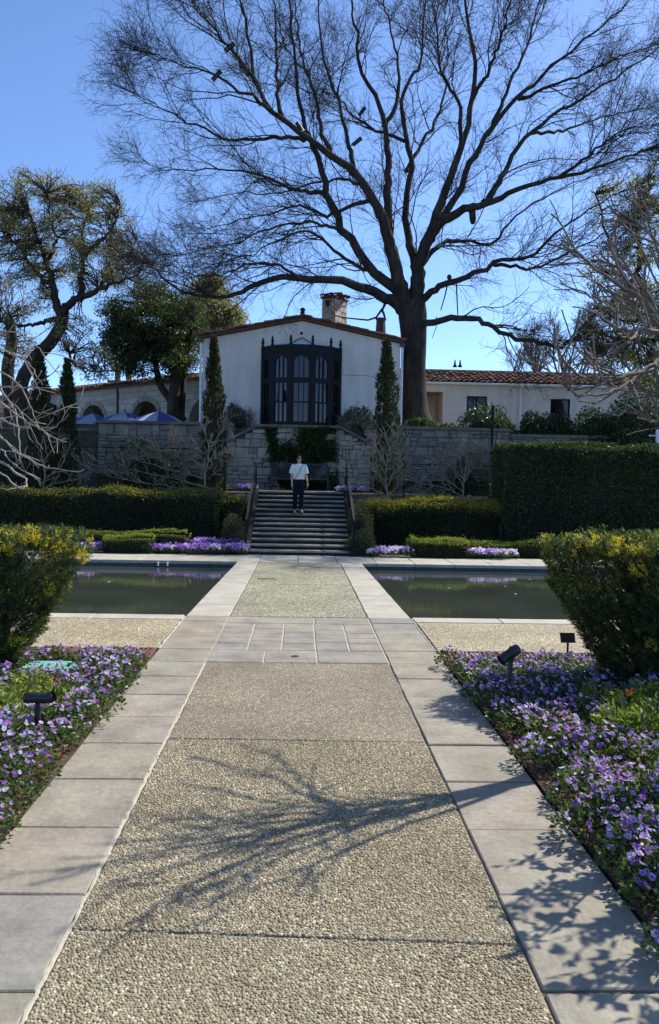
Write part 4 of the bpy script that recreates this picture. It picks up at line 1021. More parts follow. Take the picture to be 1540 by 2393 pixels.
def petal(name, stops, tr=.5): return leaf_mat(name, stops, tr, .6, (1.1, 1.0, 1.2), .15)
LM['p_lilac'] = petal('lilac_petal', [(0, (.32,.17,.50)), (.5, (.54,.40,.70)), (.85, (.74,.65,.82)), (.95, (.10,.02,.16)), (1, (.65,.50,.05))])
LM['p_purple'] = petal('purple_petal', [(0, (.17,.055,.36)), (.5, (.31,.13,.52)), (.85, (.48,.27,.64)), (.95, (.05,.01,.10)), (1, (.65,.50,.05))])
LM['p_pale'] = petal('pale_petal', [(0, (.55,.45,.70)), (.5, (.74,.68,.80)), (.85, (.82,.80,.82)), (.95, (.25,.08,.30)), (1, (.65,.50,.05))])
LM['p_magenta'] = petal('magenta_petal', [(0, (.36,.08,.42)), (.5, (.50,.18,.58)), (.85, (.66,.42,.70)), (.95, (.10,.01,.12)), (1, (.65,.50,.05))])
LM['red'] = petal('red_petal', [(0, (.35,.03,.02)), (1, (.55,.08,.05))])
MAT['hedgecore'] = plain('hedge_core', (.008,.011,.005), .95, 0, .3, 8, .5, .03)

# ------------------------------------------------------------------ the big bare tree
TY = 31.0
r_ = np.random.default_rng(21)
c = W(968, 990, TY)
big = thing('bare_tree', 'huge bare spreading tree with dark trunk beside the white gabled house', 'tree', (c[0], TY, ZT))
TRK = [(974, 1002, .66), (972, 985, .60), (969, 960, .52), (967, 920, .475), (966, 860, .46), (967, 810, .47), (966, 770, .50), (964, 735, .54), (962, 705, .50)]
tp = np.array([W(u, v, TY) for u, v, _ in TRK]); tp = spline(tp, 30); tr = np.interp(np.linspace(0, 1, 30), np.linspace(0, 1, len(TRK)), [q[2] for q in TRK])
limbs = []
def LB(px, dY0, dY1, r0, r1, n=26): limbs.append(limb(px, TY + dY0, TY + dY1, r0*(.88 if r0 > .22 else .74), r1*.58, n, .035))
# main forks
LB([(962,735),(946,700),(934,665),(915,591),(902,545),(890,505),(868,460),(830,405),(763,355),(695,304),(636,262),(594,186),(585,101),(560,0),(548,-90)], 0, -3.5, .35, .05, 40)
LB([(955,725),(937,690),(915,667),(864,625),(805,540),(767,456),(746,380),(720,320),(700,230),(688,120),(676,0),(668,-80)], 0, -1.0, .29, .05, 36)
LB([(950,730),(920,707),(890,694),(843,668),(784,653),(714,653),(650,650),(590,668),(545,690),(480,693),(420,678),(375,645),(335,600)], 0, -4.5, .27, .03, 36)
LB([(948,690),(925,620),(910,560),(906,473),(906,400),(906,338),(889,253),(847,169),(830,68),(822,0),(816,-100)], 0, 1.5, .27, .05, 34)
LB([(970,725),(972,660),(968,600),(957,560),(948,481),(961,397),(948,321),(940,236),(960,180),(982,152),(990,50),(1000,-60)], 0, 2.5, .24, .05, 34)
LB([(968,735),(975,660),(980,610),(1000,560),(1016,524),(1050,422),(1083,321),(1109,203),(1100,84),(1085,0),(1075,-100)], 0, -1.5, .36, .05, 36)
LB([(1005,548),(1033,507),(1092,405),(1134,321),(1202,236),(1269,177),(1354,101),(1438,34),(1500,-30)], 0, 2.5, .22, .04, 30)
LB([(990,575),(1020,530),(1067,498),(1110,482),(1151,469),(1219,439),(1303,414),(1388,397),(1472,363),(1550,340)], -.2, -4.0, .235, .04, 32)
LB([(1130,475),(1160,440),(1185,388),(1236,312),(1320,253),(1421,194),(1506,135),(1570,90)], -.6, 3.0, .19, .035, 28)
LB([(985,620),(1015,585),(1041,566),(1084,562),(1151,570),(1185,524),(1252,473),(1328,431),(1420,400)], 0, 4.0, .15, .03, 28)
LB([(975,715),(1000,690),(1024,671),(1084,650),(1130,628),(1160,612),(1236,600),(1286,557),(1337,515),(1405,473),(1480,440)], 0, -3.5, .215, .03, 30)
LB([(1150,616),(1195,624),(1252,625),(1328,591),(1405,549),(1470,520)], -.8, -1.5, .11, .025, 22)
LB([(975,762),(1000,750),(1060,742),(1110,745),(1150,765),(1210,792),(1270,803),(1308,815),(1325,802),(1342,792)], -.2, -3.5, .20, .07, 30)
# secondary limbs
LB([(890,640),(860,630),(830,622),(788,591),(746,549),(700,540),(661,557),(594,591),(530,610)], 0, -3.0, .13, .025, 26)
LB([(813,549),(780,530),(746,524),(661,524),(577,557),(492,583),(400,600)], -.2, -2.2, .11, .02, 24)
LB([(760,450),(720,450),(678,439),(619,414),(518,397),(408,397),(330,380)], -.4, 1.0, .13, .02, 26)
LB([(730,330),(690,322),(636,321),(552,329),(470,300),(408,270),(350,235),(310,215)], -1.5, -3.0, .12, .02, 26)
LB([(640,265),(610,240),(577,220),(492,169),(420,150),(360,125)], -2.4, -5.0, .12, .02, 24)
LB([(600,195),(560,140),(510,80),(460,20),(430,-30)], -2.8, -5.5, .11, .025, 22)
LB([(830,405),(815,340),(788,236),(754,135),(746,0),(742,-70)], -.8, 1.5, .14, .03, 26)
LB([(770,358),(750,300),(735,220),(700,120),(690,20),(680,-60)], -1.2, 2.5, .13, .03, 26)
LB([(660,280),(650,220),(645,120),(640,0),(636,-70)], -2.2, .0, .12, .03, 22)
LB([(900,300),(930,220),(925,120),(900,20),(890,-60)], .8, 4.0, .13, .03, 24)
LB([(950,400),(990,330),(1030,250),(1045,130),(1040,0)], 1.5, 5.0, .12, .03, 24)
LB([(1075,345),(1070,240),(1030,160),(1020,60),(1010,-40)], -1.0, -4.0, .12, .03, 24)
LB([(1105,230),(1150,150),(1180,60),(1200,-40)], -1.2, -4.5, .11, .03, 22)
LB([(1140,315),(1180,220),(1230,110),(1260,0),(1275,-80)], 1.2, 4.5, .13, .03, 24)
LB([(1210,232),(1290,200),(1370,170),(1460,130),(1550,100)], 1.6, .0, .10, .025, 22)
LB([(1240,312),(1330,300),(1420,270),(1520,250)], 1.2, 5.0, .10, .025, 22)
LB([(1310,412),(1380,360),(1450,310),(1550,270)], -2.5, -5.5, .09, .02, 22)
LB([(870,470),(820,480),(760,500),(690,480),(620,500),(540,520),(470,540)], -.3, 3.5, .12, .02, 26)
LB([(700,653),(650,620),(590,615),(520,640),(450,640),(390,620)], -2.2, -5.5, .08, .018, 24)
LB([(885,510),(850,440),(800,420),(740,425),(640,455),(560,450),(460,470)], .3, 4.5, .11, .02, 26)
LB([(945,330),(870,300),(800,240),(770,180),(790,90)], 1.2, 5.5, .10, .02, 24)
trunk_parts = [tubes(tp[None], tr[None], 14)]
for S, R in limbs: trunk_parts.append(tubes(S[None], R[None], 9 if R[0] > .15 else 7))
ctr0 = np.array([c[0], TY, ZT])
V, F = join(trunk_parts); V = V - ctr0
link('trunk', npmesh('trunk', V, F, None, True), MAT['bark_big'], big)
hub = W(962, 640, TY)
LP = np.stack([spline(S, 20) for S, _ in limbs]); LR = np.stack([np.interp(np.linspace(0, 1, 20), np.linspace(0, 1, len(R)), R) for _, R in limbs])
k1, q1 = spawn(LP, LR, 17, .14, 1.0, 1.8, 4.2, 42, 9, .5, .009, r_, .17, .05, hub, .32, .0, .8, 0.0, .6)
tip1, tq1 = spawn(LP, LR, 4, .93, 1.0, 1.0, 2.0, 24, 7, .7, .010, r_, .09, .06, hub, .4)
k1 = np.concatenate([k1, np.stack([spline(x, 9) for x in tip1])]); q1 = np.concatenate([q1, np.stack([np.interp(np.linspace(0, 1, 9), np.linspace(0, 1, 7), x) for x in tq1])])
k2, q2 = spawn(k1, q1, 8, .1, 1.0, .7, 1.9, 48, 6, .55, .0055, r_, .22, .05, hub, .18)
k3, q3 = spawn(k2, q2, 6, .1, 1.0, .3, .9, 52, 4, .6, .0036, r_, .26, .04, hub, .1)
# drooping twigs below the low limbs
V, F = join([tubes(k1, q1, 5), tubes(k2, q2, 3), tubes(k3, q3, 3)]); V = V - ctr0
link('crown', npmesh('crown', V, F), MAT['bark_big'], big)
# burls and stubs
mb = MB()
for u, v, rr in ((1050, 648, .09), (1105, 516, .11)):
    p = W(u, v, TY - 1.0); mb = MB(); ell(mb, p - ctr0, rr, rr, rr*1.2, 10); part('burl', mb, MAT['bark_big'], big, True)
mb = MB(); p0, p1 = W(1103, 488, TY - 1.0) - ctr0, W(1105, 514, TY - 1.0) - ctr0; mb.tube([p0, p1], [.13, .12], 8); part('stub', mb, MAT['bark_big'], big, True)
for a, b, rr in (((905, 700), (893, 725), .06), ((893, 725), (900, 745), .05), ((893, 722), (860, 748), .05), ((860, 748), (800, 742), .035), ((800, 742), (770, 720), .02),
                 ((1045, 668), (1030, 725), .03), ((1066, 655), (1070, 738), .03), ((1020, 740), (1010, 790), .018)):
    p0, p1 = W(*a, TY - .4) - ctr0, W(*b, TY - .4) - ctr0; mb = MB(); mb.tube([p0, (p0+p1)/2 + rng.normal(0, .05, 3), p1], [rr, rr*.85, rr*.7], 6); part('broken_branch', mb, MAT['bark_big'], big, True)
for (u, v, dy, a, lb) in ((535, 112, -3.3, 40, 'dark tubular tree lamp highest in the left of the bare crown'), (505, 178, -3.6, 50, 'dark tubular tree lamp lowest at far left of the bare crown'),
                      (700, 296, -2.4, -55, 'pale-edged tubular lamp strapped on the big left limb'), (845, 262, -.4, 55, 'dark tubular tree lamp near the centre of the bare crown'), (833, 332, -1.0, 40, 'dark tubular lamp under the limb in the centre of the bare crown')):
    best = None
    for S_, _ in limbs:
        q_ = (S_ - np.array([0, 0, CAMH])) @ ROT; pu, pv = CX + F_PX*q_[:, 0]/-q_[:, 2], CY - F_PX*q_[:, 1]/-q_[:, 2]; dd = np.hypot(pu - u, pv - v); i_ = int(np.argmin(dd))
        if best is None or dd[i_] < best[0]: best = (dd[i_], S_[i_])
    p = W(u, v, best[1][1]); t = thing('tree_lamp', lb, 'lamp', p, 0, 'lamps in the bare tree'); aa = math.radians(a); dx, dz = math.cos(aa)*.17, math.sin(aa)*.17
    mb = MB(); mb.tube([(-dx, 0, -dz), (dx, 0, dz)], .075, 12); part('lamp_tube', mb, MAT['lamp'], t)
    mb = MB(); mb.tube([(dx, 0, dz), (dx*1.3, 0, dz*1.3)], .083, 12, False); part('hood', mb, MAT['white'] if u == 700 else MAT['lamp'], t)
    mb = MB(); mb.tube([(0, 0, 0), best[1] - p], .022, 6); part('bracket', mb, MAT['lamp'], t)

# ------------------------------------------------------------------ leafy trees
def leafy_tree(name, label, base, trunk_px, limbs_px, ells, leafmat, barkmat, lsize, per, csig, seed, up=.2, lw=.5, group=None, shell=.35):
    """trunk_px: [(u,v,Y,r)], limbs_px: [([(u,v)..], Y0, Y1, r0, r1)], ells: [(u,v,ru,rv,Y,dY,nclumps)]"""
    r = np.random.default_rng(seed); t = thing(name, label, 'tree', base, 0, group); b0 = np.array(base, float)
    parts = []; pts = []
    for tr_ in trunk_px:
        P = spline([W(u, v, Y) for u, v, Y, _ in tr_], 22); R = np.interp(np.linspace(0, 1, 22), np.linspace(0, 1, len(tr_)), [q[3] for q in tr_])
        parts.append(tubes(P[None], R[None], 10)); pts.append(P[12:])
    for px, Y0, Y1, r0, r1 in limbs_px:
        S, R = limb(px, Y0, Y1, r0, r1, 20, .04); parts.append(tubes(S[None], R[None], 7)); pts.append(S[4:])
    V, F = join(parts); link('trunk', npmesh('trunk', V - b0, F, None, True), barkmat, t)
    pts = np.concatenate(pts); LPs, LDs, LV = [], [], []; tw = []; tr2 = []
    for (u, v, ru, rv, Y, dY, nc) in ells:
        c = W(u, v, Y); s = Y / F_PX
        q = unit(r.normal(0, 1, (nc, 3))) * (shell + (1-shell) * r.uniform(0, 1, (nc, 1)))**.6
        C = c + q * np.array([ru*s, dY, rv*s])
        for p in C:
            d = np.linalg.norm(pts - p, axis=1); a = pts[np.argmin(d)]
            mid = (a + p)/2 + r.normal(0, .12, 3) + np.array([0, 0, .1]); tw.append(spline([a, mid, p], 6)); tr2.append(np.linspace(.028, .008, 6))
            m = int(per * r.uniform(.5, 1.5)); LPs.append(p + unit(r.normal(0, 1, (m, 3))) * r.uniform(0, 1, (m, 1))**.45 * csig * 1.75 * r.uniform(.6, 1.25) * np.array([1, 1, .7])); LV.append(np.clip(r.normal(r.uniform(.25, .7), .2, m), 0, 1))
    P = np.concatenate(LPs); D = rdir(len(P), r, up); L = r.uniform(.7, 1.3, len(P)) * lsize
    V, F = leaves(P - b0, D, L, lw, r)
    link('crown', npmesh('crown', V, F, np.concatenate(LV)), leafmat, t)
    K, Q = np.stack(tw), np.stack(tr2); k2_, q2_ = spawn(K, Q, 4, .3, 1, .3, .8, 40, 4, .7, .006, r, .15, .1)
    V, F = join([tubes(K, Q, 4), tubes(k2_, q2_, 3)]); link('branch', npmesh('branch', V - b0, F), barkmat, t)
    return t
YO = 33.0
leafy_tree('live_oak', 'olive-green live oak with leaning forked trunk at the left', W(60, 985, YO),
    [[(52, 1000, YO, .34), (47, 940, YO, .29), (52, 890, YO, .26), (80, 840, YO, .25), (118, 800, YO, .24), (140, 765, YO, .24), (147, 735, YO, .24)],
     [(30, 1000, YO+.5, .30), (22, 930, YO+.5, .26), (18, 860, YO+.5, .24), (28, 800, YO+.6, .22), (20, 740, YO+.6, .18)]],
    [([(146,735),(130,705),(126,665),(110,620),(95,580),(82,545),(70,500)], YO, YO-1, .2, .04), ([(148,732),(160,710),(190,695),(225,680),(262,665),(300,650),(330,630)], YO, YO-2, .2, .03),
     ([(185,698),(192,650),(195,600),(193,560),(200,520),(215,480)], YO-.2, YO+1, .14, .03), ([(140,745),(110,752),(80,758),(40,762),(0,750)], YO, YO-1.5, .12, .03), ([(126,670),(90,640),(60,600),(30,560),(5,540)], YO, YO+1, .12, .03),
     ([(150,800),(165,835),(185,858),(215,868),(245,866)], YO-.2, YO-1.5, .07, .02), ([(192,600),(240,560),(270,520),(280,470)], YO, YO-1.5, .10, .02), ([(225,680),(250,640),(290,600),(320,560)], YO-.5, YO+1, .09, .02), ([(110,620),(130,560),(120,500),(110,450)], YO, YO-1.2, .09, .02)],
    [(60, 480, 75, 75, YO, 1.8, 60), (40, 570, 80, 70, YO, 2.2, 75), (160, 480, 60, 60, YO, 1.6, 40), (230, 530, 80, 90, YO-.3, 2.0, 80), (130, 590, 90, 80, YO, 2.2, 85), (230, 630, 90, 60, YO, 2.0, 70), (300, 620, 60, 60, YO-1, 1.6, 40), (50, 680, 70, 60, YO, 2.0, 60),
     (110, 440, 60, 40, YO, 1.2, 25), (60, 425, 35, 28, YO, 1, 14), (190, 455, 40, 32, YO, 1, 16), (30, 800, 60, 70, YO+.5, 1.6, 50), (180, 780, 60, 60, YO-.5, 1.3, 35), (220, 850, 55, 40, YO-1, 1.2, 28), (250, 470, 40, 45, YO-.5, 1.2, 20), (10, 500, 40, 60, YO, 1.5, 25)],
    LM['oak'], MAT['bark_oak'], .085, 54, .21, 31, .2, .42)
YE = 34.5
leafy_tree('evergreen_tree', 'dark rounded evergreen tree with three trunks left of the house', W(400, 990, YE),
    [[(428, 985, YE, .2), (408, 955, YE, .18), (395, 930, YE, .16), (375, 900, YE, .15), (365, 860, YE, .12), (350, 800, YE, .07)], [(405, 985, YE-.4, .26), (404, 950, YE-.4, .24), (408, 910, YE-.4, .22), (412, 860, YE-.4, .18), (400, 790, YE-.4, .09)], [(422, 985, YE+.3, .17), (425, 930, YE+.3, .15), (428, 880, YE+.3, .13), (440, 820, YE+.3, .08)]],
    [([(405,870),(370,820),(330,780),(290,760)], YE-.4, YE-1.5, .1, .02), ([(415,850),(440,800),(455,760)], YE, YE-1, .1, .02), ([(400,800),(380,750),(370,710)], YE, YE-.5, .08, .02)],
    [(360, 760, 105, 75, YE, 2.3, 190), (300, 790, 60, 65, YE-.5, 1.6, 80), (420, 800, 60, 75, YE, 1.8, 100), (360, 850, 100, 40, YE-.3, 1.8, 90), (350, 700, 60, 40, YE, 1.5, 50), (265, 740, 35, 45, YE, 1.2, 30), (450, 740, 30, 50, YE, 1.2, 30), (260, 820, 30, 40, YE, 1, 22)],
    LM['ever'], MAT['bark_oak'], .095, 95, .24, 33, .2, .5)
leafy_tree('evergreen_tree', 'evergreen tree rising directly behind the left roof edge of the house', W(505, 900, 43),
    [[(505, 990, 43, .3), (500, 900, 43, .26), (500, 820, 43, .2), (495, 740, 43, .12)]], [([(500,800),(530,760),(550,740)], 43, 42.5, .08, .02), ([(498,770),(470,720),(475,680)], 43, 43, .08, .02)],
    [(490, 680, 40, 35, 43, 1.6, 45), (520, 730, 48, 45, 43, 1.8, 70), (465, 720, 40, 60, 43, 1.8, 55), (500, 780, 50, 40, 43, 1.5, 40), (548, 745, 25, 18, 43, 1, 16)],
    LM['oak'], MAT['bark_oak'], .12, 90, .3, 34, .2, .5)
YR = 30.0
leafy_tree('live_oak', 'sparse dark live oak with crooked limbs at the right edge', W(1580, 980, YR),
    [[(1600, 1000, YR, .4), (1590, 930, YR, .36), (1575, 850, YR, .34), (1555, 780, YR, .32), (1540, 735, YR, .3)]],
    [([(1545,745),(1520,710),(1495,690),(1470,668),(1452,640),(1440,610),(1418,550),(1392,455)], YR, YR-1, .2, .03), ([(1500,690),(1490,640),(1495,590),(1489,520),(1505,470),(1530,430)], YR, YR+1, .12, .03), ([(1545,740),(1560,660),(1545,590),(1550,500)], YR, YR-1, .2, .04),
     ([(1550,770),(1500,800),(1450,790),(1400,830),(1380,850)], YR, YR-2, .1, .02), ([(1530,720),(1480,750),(1430,740),(1390,700)], YR-.5, YR+1, .1, .02), ([(1560,820),(1510,850),(1470,840)], YR, YR+1, .08, .02), ([(1452,640),(1420,640),(1390,620)], YR, YR-1, .05, .015)],
    [(1450, 480, 80, 60, YR, 2, 36), (1510, 560, 60, 70, YR, 2, 50), (1430, 620, 60, 55, YR, 1.6, 30), (1490, 700, 70, 55, YR, 2, 55), (1420, 740, 50, 60, YR, 1.8, 45), (1500, 800, 70, 55, YR, 2.0, 75), (1420, 830, 60, 35, YR-.5, 1.5, 40), (1530, 450, 50, 60, YR, 1.6, 30), (1540, 650, 40, 90, YR, 1.6, 45), (1380, 790, 30, 40, YR-1, 1, 14), (1500, 860, 70, 35, YR, 1.8, 45)],
    LM['oak'], MAT['bark_oak'], .085, 60, .20, 35, .2, .45)

# far bare trees
for k, (u, v0, v1, Y, lb) in enumerate(((1265, 870, 770, 58, 'faint far bare tree, left one above the wing roof'), (1330, 870, 740, 60, 'far bare bushy tree behind the roof near the right oak'), (1210, 868, 790, 62, 'thin far bare saplings above the middle of the wing roof'))):
    r = np.random.default_rng(50 + k); b0 = W(u, v0 + 60, Y)
    t = thing('far_bare_tree', lb, 'tree', b0, 0, 'far bare trees'); S = []; R = []
    n = 5 if k < 2 else 4
    for q in range(n):
        e = W(u + r.uniform(-45, 45)*(1 if k != 2 else .9), v1 + r.uniform(-15, 40), Y + r.uniform(-1, 1)); a = W(u + (r.uniform(-30, 30) if k == 2 else 0), v0 + 60, Y); S.append(spline([a, (a+e)/2 + r.normal(0, .3, 3), e], 12)); R.append(np.linspace(.11, .025, 12) * (1 if k != 2 else .5))
    S, R = np.stack(S), np.stack(R); a1, b1 = spawn(S, R, 14, .3, 1, .8, 2.2, 35, 6, .6, .018, r, .08, .15); a2, b2 = spawn(a1, b1, 8 if k < 2 else 3, .1, 1, .4, 1.1, 35, 4, .7, .012, r, .1, .1)
    V, F = tubes(S, R, 6); link('trunk', npmesh('trunk', V - b0, F), MAT['bark_grey'], t)
    V, F = join([tubes(a1, b1, 3), tubes(a2, b2, 3)]); link('crown', npmesh('crown', V - b0, F), MAT['bark_grey'], t)

# ------------------------------------------------------------------ pale bare trees in the foreground
def pale_tree(label, base, trunk, limbs_px, seed, mat, l1=(.35, .9), nc=7, extra=None, up=.1, r_tip=.004, ang=38):
    r = np.random.default_rng(seed); t = thing('bare_ornamental_tree', label, 'tree', base); b0 = np.array(base, float); parts = []
    TP = spline(trunk[0], 16); parts.append(tubes(TP[None], np.linspace(*trunk[1], 16)[None], 9)); Ss, Rs = [], []
    for S, R in limbs_px: parts.append(tubes(S[None], R[None], 7)); Ss.append(spline(S, 16)); Rs.append(np.interp(np.linspace(0, 1, 16), np.linspace(0, 1, len(R)), R))
    V, F = join(parts); link('trunk', npmesh('trunk', V - b0, F, None, True), mat, t)
    S, R = np.stack(Ss), np.stack(Rs); a1, b1 = spawn(S, R, nc, .3, 1, *l1, ang, 7, .65, r_tip*1.4, r, .10, up, None, 0, 0, 1, .04); a2, b2 = spawn(a1, b1, 2, .2, 1, l1[0]*.4, l1[1]*.45, 40, 5, .7, r_tip, r, .08, up*.5)
    V, F = join([tubes(a1, b1, 5), tubes(a2, b2, 4)]); link('crown', npmesh('crown', V - b0, F, None, True), mat, t); return t
DYR = -1.1; RSC = .98; TRX = np.array([3.2, 6.5, 0.0]); FK = np.array([3.1, 6.45, 1.75])
def RL(px, Y0, Y1, r0, r1, FK=None):
    FK = globals()['FK'] if FK is None else FK
    S, R = limb(px, Y0 + DYR, Y1 + DYR, r0, r1, 22); S = np.concatenate([spline([FK + rng.normal(0, .05, 3), (FK + S[0])/2 + np.array([.05, 0, .08]), S[0]], 7)[:-1], S]); S[1:-1] += rng.normal(0, .008, (len(S)-2, 3)); R = R*RSC; return S, np.concatenate([np.linspace(max(.034, r0*1.3), R[0], 6), R])
LT = W(1552, 805, 6.6); LEAD = (spline([FK, (FK + LT)/2 + np.array([.06, 0, .0]), LT], 16), np.linspace(.04, .026, 16))
pale_tree('grey bare ornamental tree reaching in from the right edge', TRX, ([TRX + (0, 0, -.1), TRX + (.03, 0, .8), FK], (.06, .048)),
    [LEAD, RL([(1535,772),(1498,746),(1466,730),(1418,724),(1368,683)], 7.9, 8.8, .022, .009, LT), RL([(1535,740),(1498,661),(1466,651),(1434,629),(1403,585)], 7.7, 8.0, .022, .009, LT), RL([(1538,760),(1523,715),(1479,689),(1456,673),(1403,639),(1371,610),(1341,582)], 7.6, 7.3, .022, .009, LT), RL([(1530,775),(1480,730),(1430,690),(1390,655)], 7.8, 8.4, .018, .009, LT), RL([(1540,770),(1500,700),(1450,640),(1420,560)], 7.6, 7.0, .018, .009, LT), RL([(1535,785),(1480,770),(1430,760),(1395,730)], 7.8, 9.0, .018, .009, LT),
     RL([(1570,600),(1540,572),(1510,537),(1485,518)], 7.7, 7.9, .018, .008), RL([(1570,835),(1540,844),(1498,867),(1466,873),(1428,873),(1380,844)], 7.5, 7.0, .022, .009), RL([(1560,850),(1498,872),(1466,898),(1412,920),(1352,923),(1314,889)], 7.4, 6.6, .016, .008),
     RL([(1530,862),(1428,889),(1384,890),(1336,863),(1311,832)], 7.3, 6.4, .015, .008), RL([(1580,1010),(1540,993),(1510,977),(1479,955)], 7.6, 7.3, .012, .008), RL([(1570,940),(1540,928),(1516,917),(1504,908)], 7.6, 7.6, .012, .008), RL([(1536,780),(1510,760),(1485,733),(1466,699),(1463,667)], 7.7, 7.9, .018, .009, LT),
     RL([(1556,760),(1550,680),(1538,600),(1530,540)], 7.7, 7.6, .018, .009, LT), RL([(1600,800),(1560,790),(1510,770),(1470,790),(1440,780)], 7.5, 6.5, .018, .008), RL([(1640,860),(1590,820),(1545,760)], 7.4, 6.8, .018, .008)],
    61, MAT['bark_grey'], (.25, .7), 6, r_tip=.0052, ang=30)
DYR = 0.0; RSC = .72; TLX = np.array([-5.1, 10.6, 0.0]); FK = np.array([-4.9, 10.6, 1.5])
pale_tree('pale bare ornamental tree reaching in from the left edge', TLX, ([TLX + (0, 0, -.1), TLX + (-.03, 0, .8), FK], (.10, .08)),
    [RL([(-30,890),(0,903),(50,904),(98,905)], 10.4, 10.0, .022, .008), RL([(-30,918),(0,939),(54,979),(109,1008),(160,968)], 10.5, 9.8, .026, .006), RL([(-40,1040),(0,1077),(33,1099),(60,1122),(58,1138),(40,1136),(0,1106),(-30,1080)], 10.3, 9.9, .024, .012), RL([(-30,990),(0,1019),(47,1062),(105,1091),(116,1088)], 10.5, 10.0, .026, .008),
     RL([(-20,870),(7,914),(36,964),(45,1019),(47,1080)], 10.6, 10.3, .024, .010), RL([(-30,760),(0,772),(54,783),(91,812),(112,845),(141,877)], 10.8, 10.2, .018, .006), RL([(-30,840),(0,866),(40,895),(68,940),(87,990),(112,1018)], 10.6, 10.1, .02, .006), RL([(-30,800),(10,820),(60,842),(100,900)], 10.9, 10.6, .018, .006), RL([(-40,930),(0,955),(30,940),(70,1000),(100,1050)], 10.7, 10.4, .018, .005),
     RL([(-60,800),(-20,740),(10,700),(30,640)], 10.7, 10.5, .02, .005), RL([(-60,820),(0,790),(40,750),(55,700)], 10.6, 10.2, .018, .005), RL([(-30,950),(0,978),(60,1002),(80,985),(150,955)], 10.4, 9.9, .02, .006), RL([(-40,1060),(0,1050),(30,1085),(52,1080)], 10.3, 10.2, .018, .008)],
    62, MAT['bark_pale'], (.25, .7), 3)

# leafy shrub just outside the right edge, throwing leaf shadows on the flagstones
def stem_shrub(name, label, base, tips, leafmat, barkmat, nl, ls, seed, r0=.02, cat='shrub'):
    r = np.random.default_rng(seed); t = thing(name, label, cat, base); b0 = np.array(base, float); S = []
    for e in tips: e = np.array(e); S.append(spline([b0 + r.normal(0, .04, 3)*(1, 1, 0), b0*.45 + e*.55 + r.normal(0, .08, 3), e], 14))
    S = np.stack(S); R = np.tile(np.linspace(r0, .005, 14), (len(S), 1)); a1, b1 = spawn(S, R, 6, .35, 1, .2, .5, 40, 5, .7, .003, r, .1, .1)
    V, F = join([tubes(S, R, 6), tubes(a1, b1, 4)]); link('stem', npmesh('stem', V - b0, F), barkmat, t)
    K = np.concatenate([a1.reshape(-1, 3), S[:, 8:].reshape(-1, 3)]); P = K[r.integers(0, len(K), nl)] + r.normal(0, .02, (nl, 3)); D = rdir(nl, r, .1); V, F = leaves(P - b0, D, r.uniform(.7, 1.2, nl)*ls, .55, r)
    link('leaves', npmesh('leaves', V, F, r.uniform(0, 1, nl)), leafmat, t); return t
stem_shrub('leafy_shrub', 'leafy shrub beyond the right edge shading the flagstones', (3.5, 5.3, .02), [(2.45, 4.75, 1.75), (2.6, 4.3, 1.45), (2.9, 4.5, 2.05), (2.55, 5.1, 1.55), (3.1, 5.6, 2.1), (2.5, 4.0, 1.2), (3.0, 4.0, 1.6), (3.6, 5.2, 2.2), (2.35, 3.9, 1.4), (2.2, 3.7, 1.15), (2.6, 3.7, 1.6), (2.3, 4.3, 1.5), (2.75, 4.9, 1.9)], LM['broad'], MAT['bark_tan'], 1500, .09, 66)

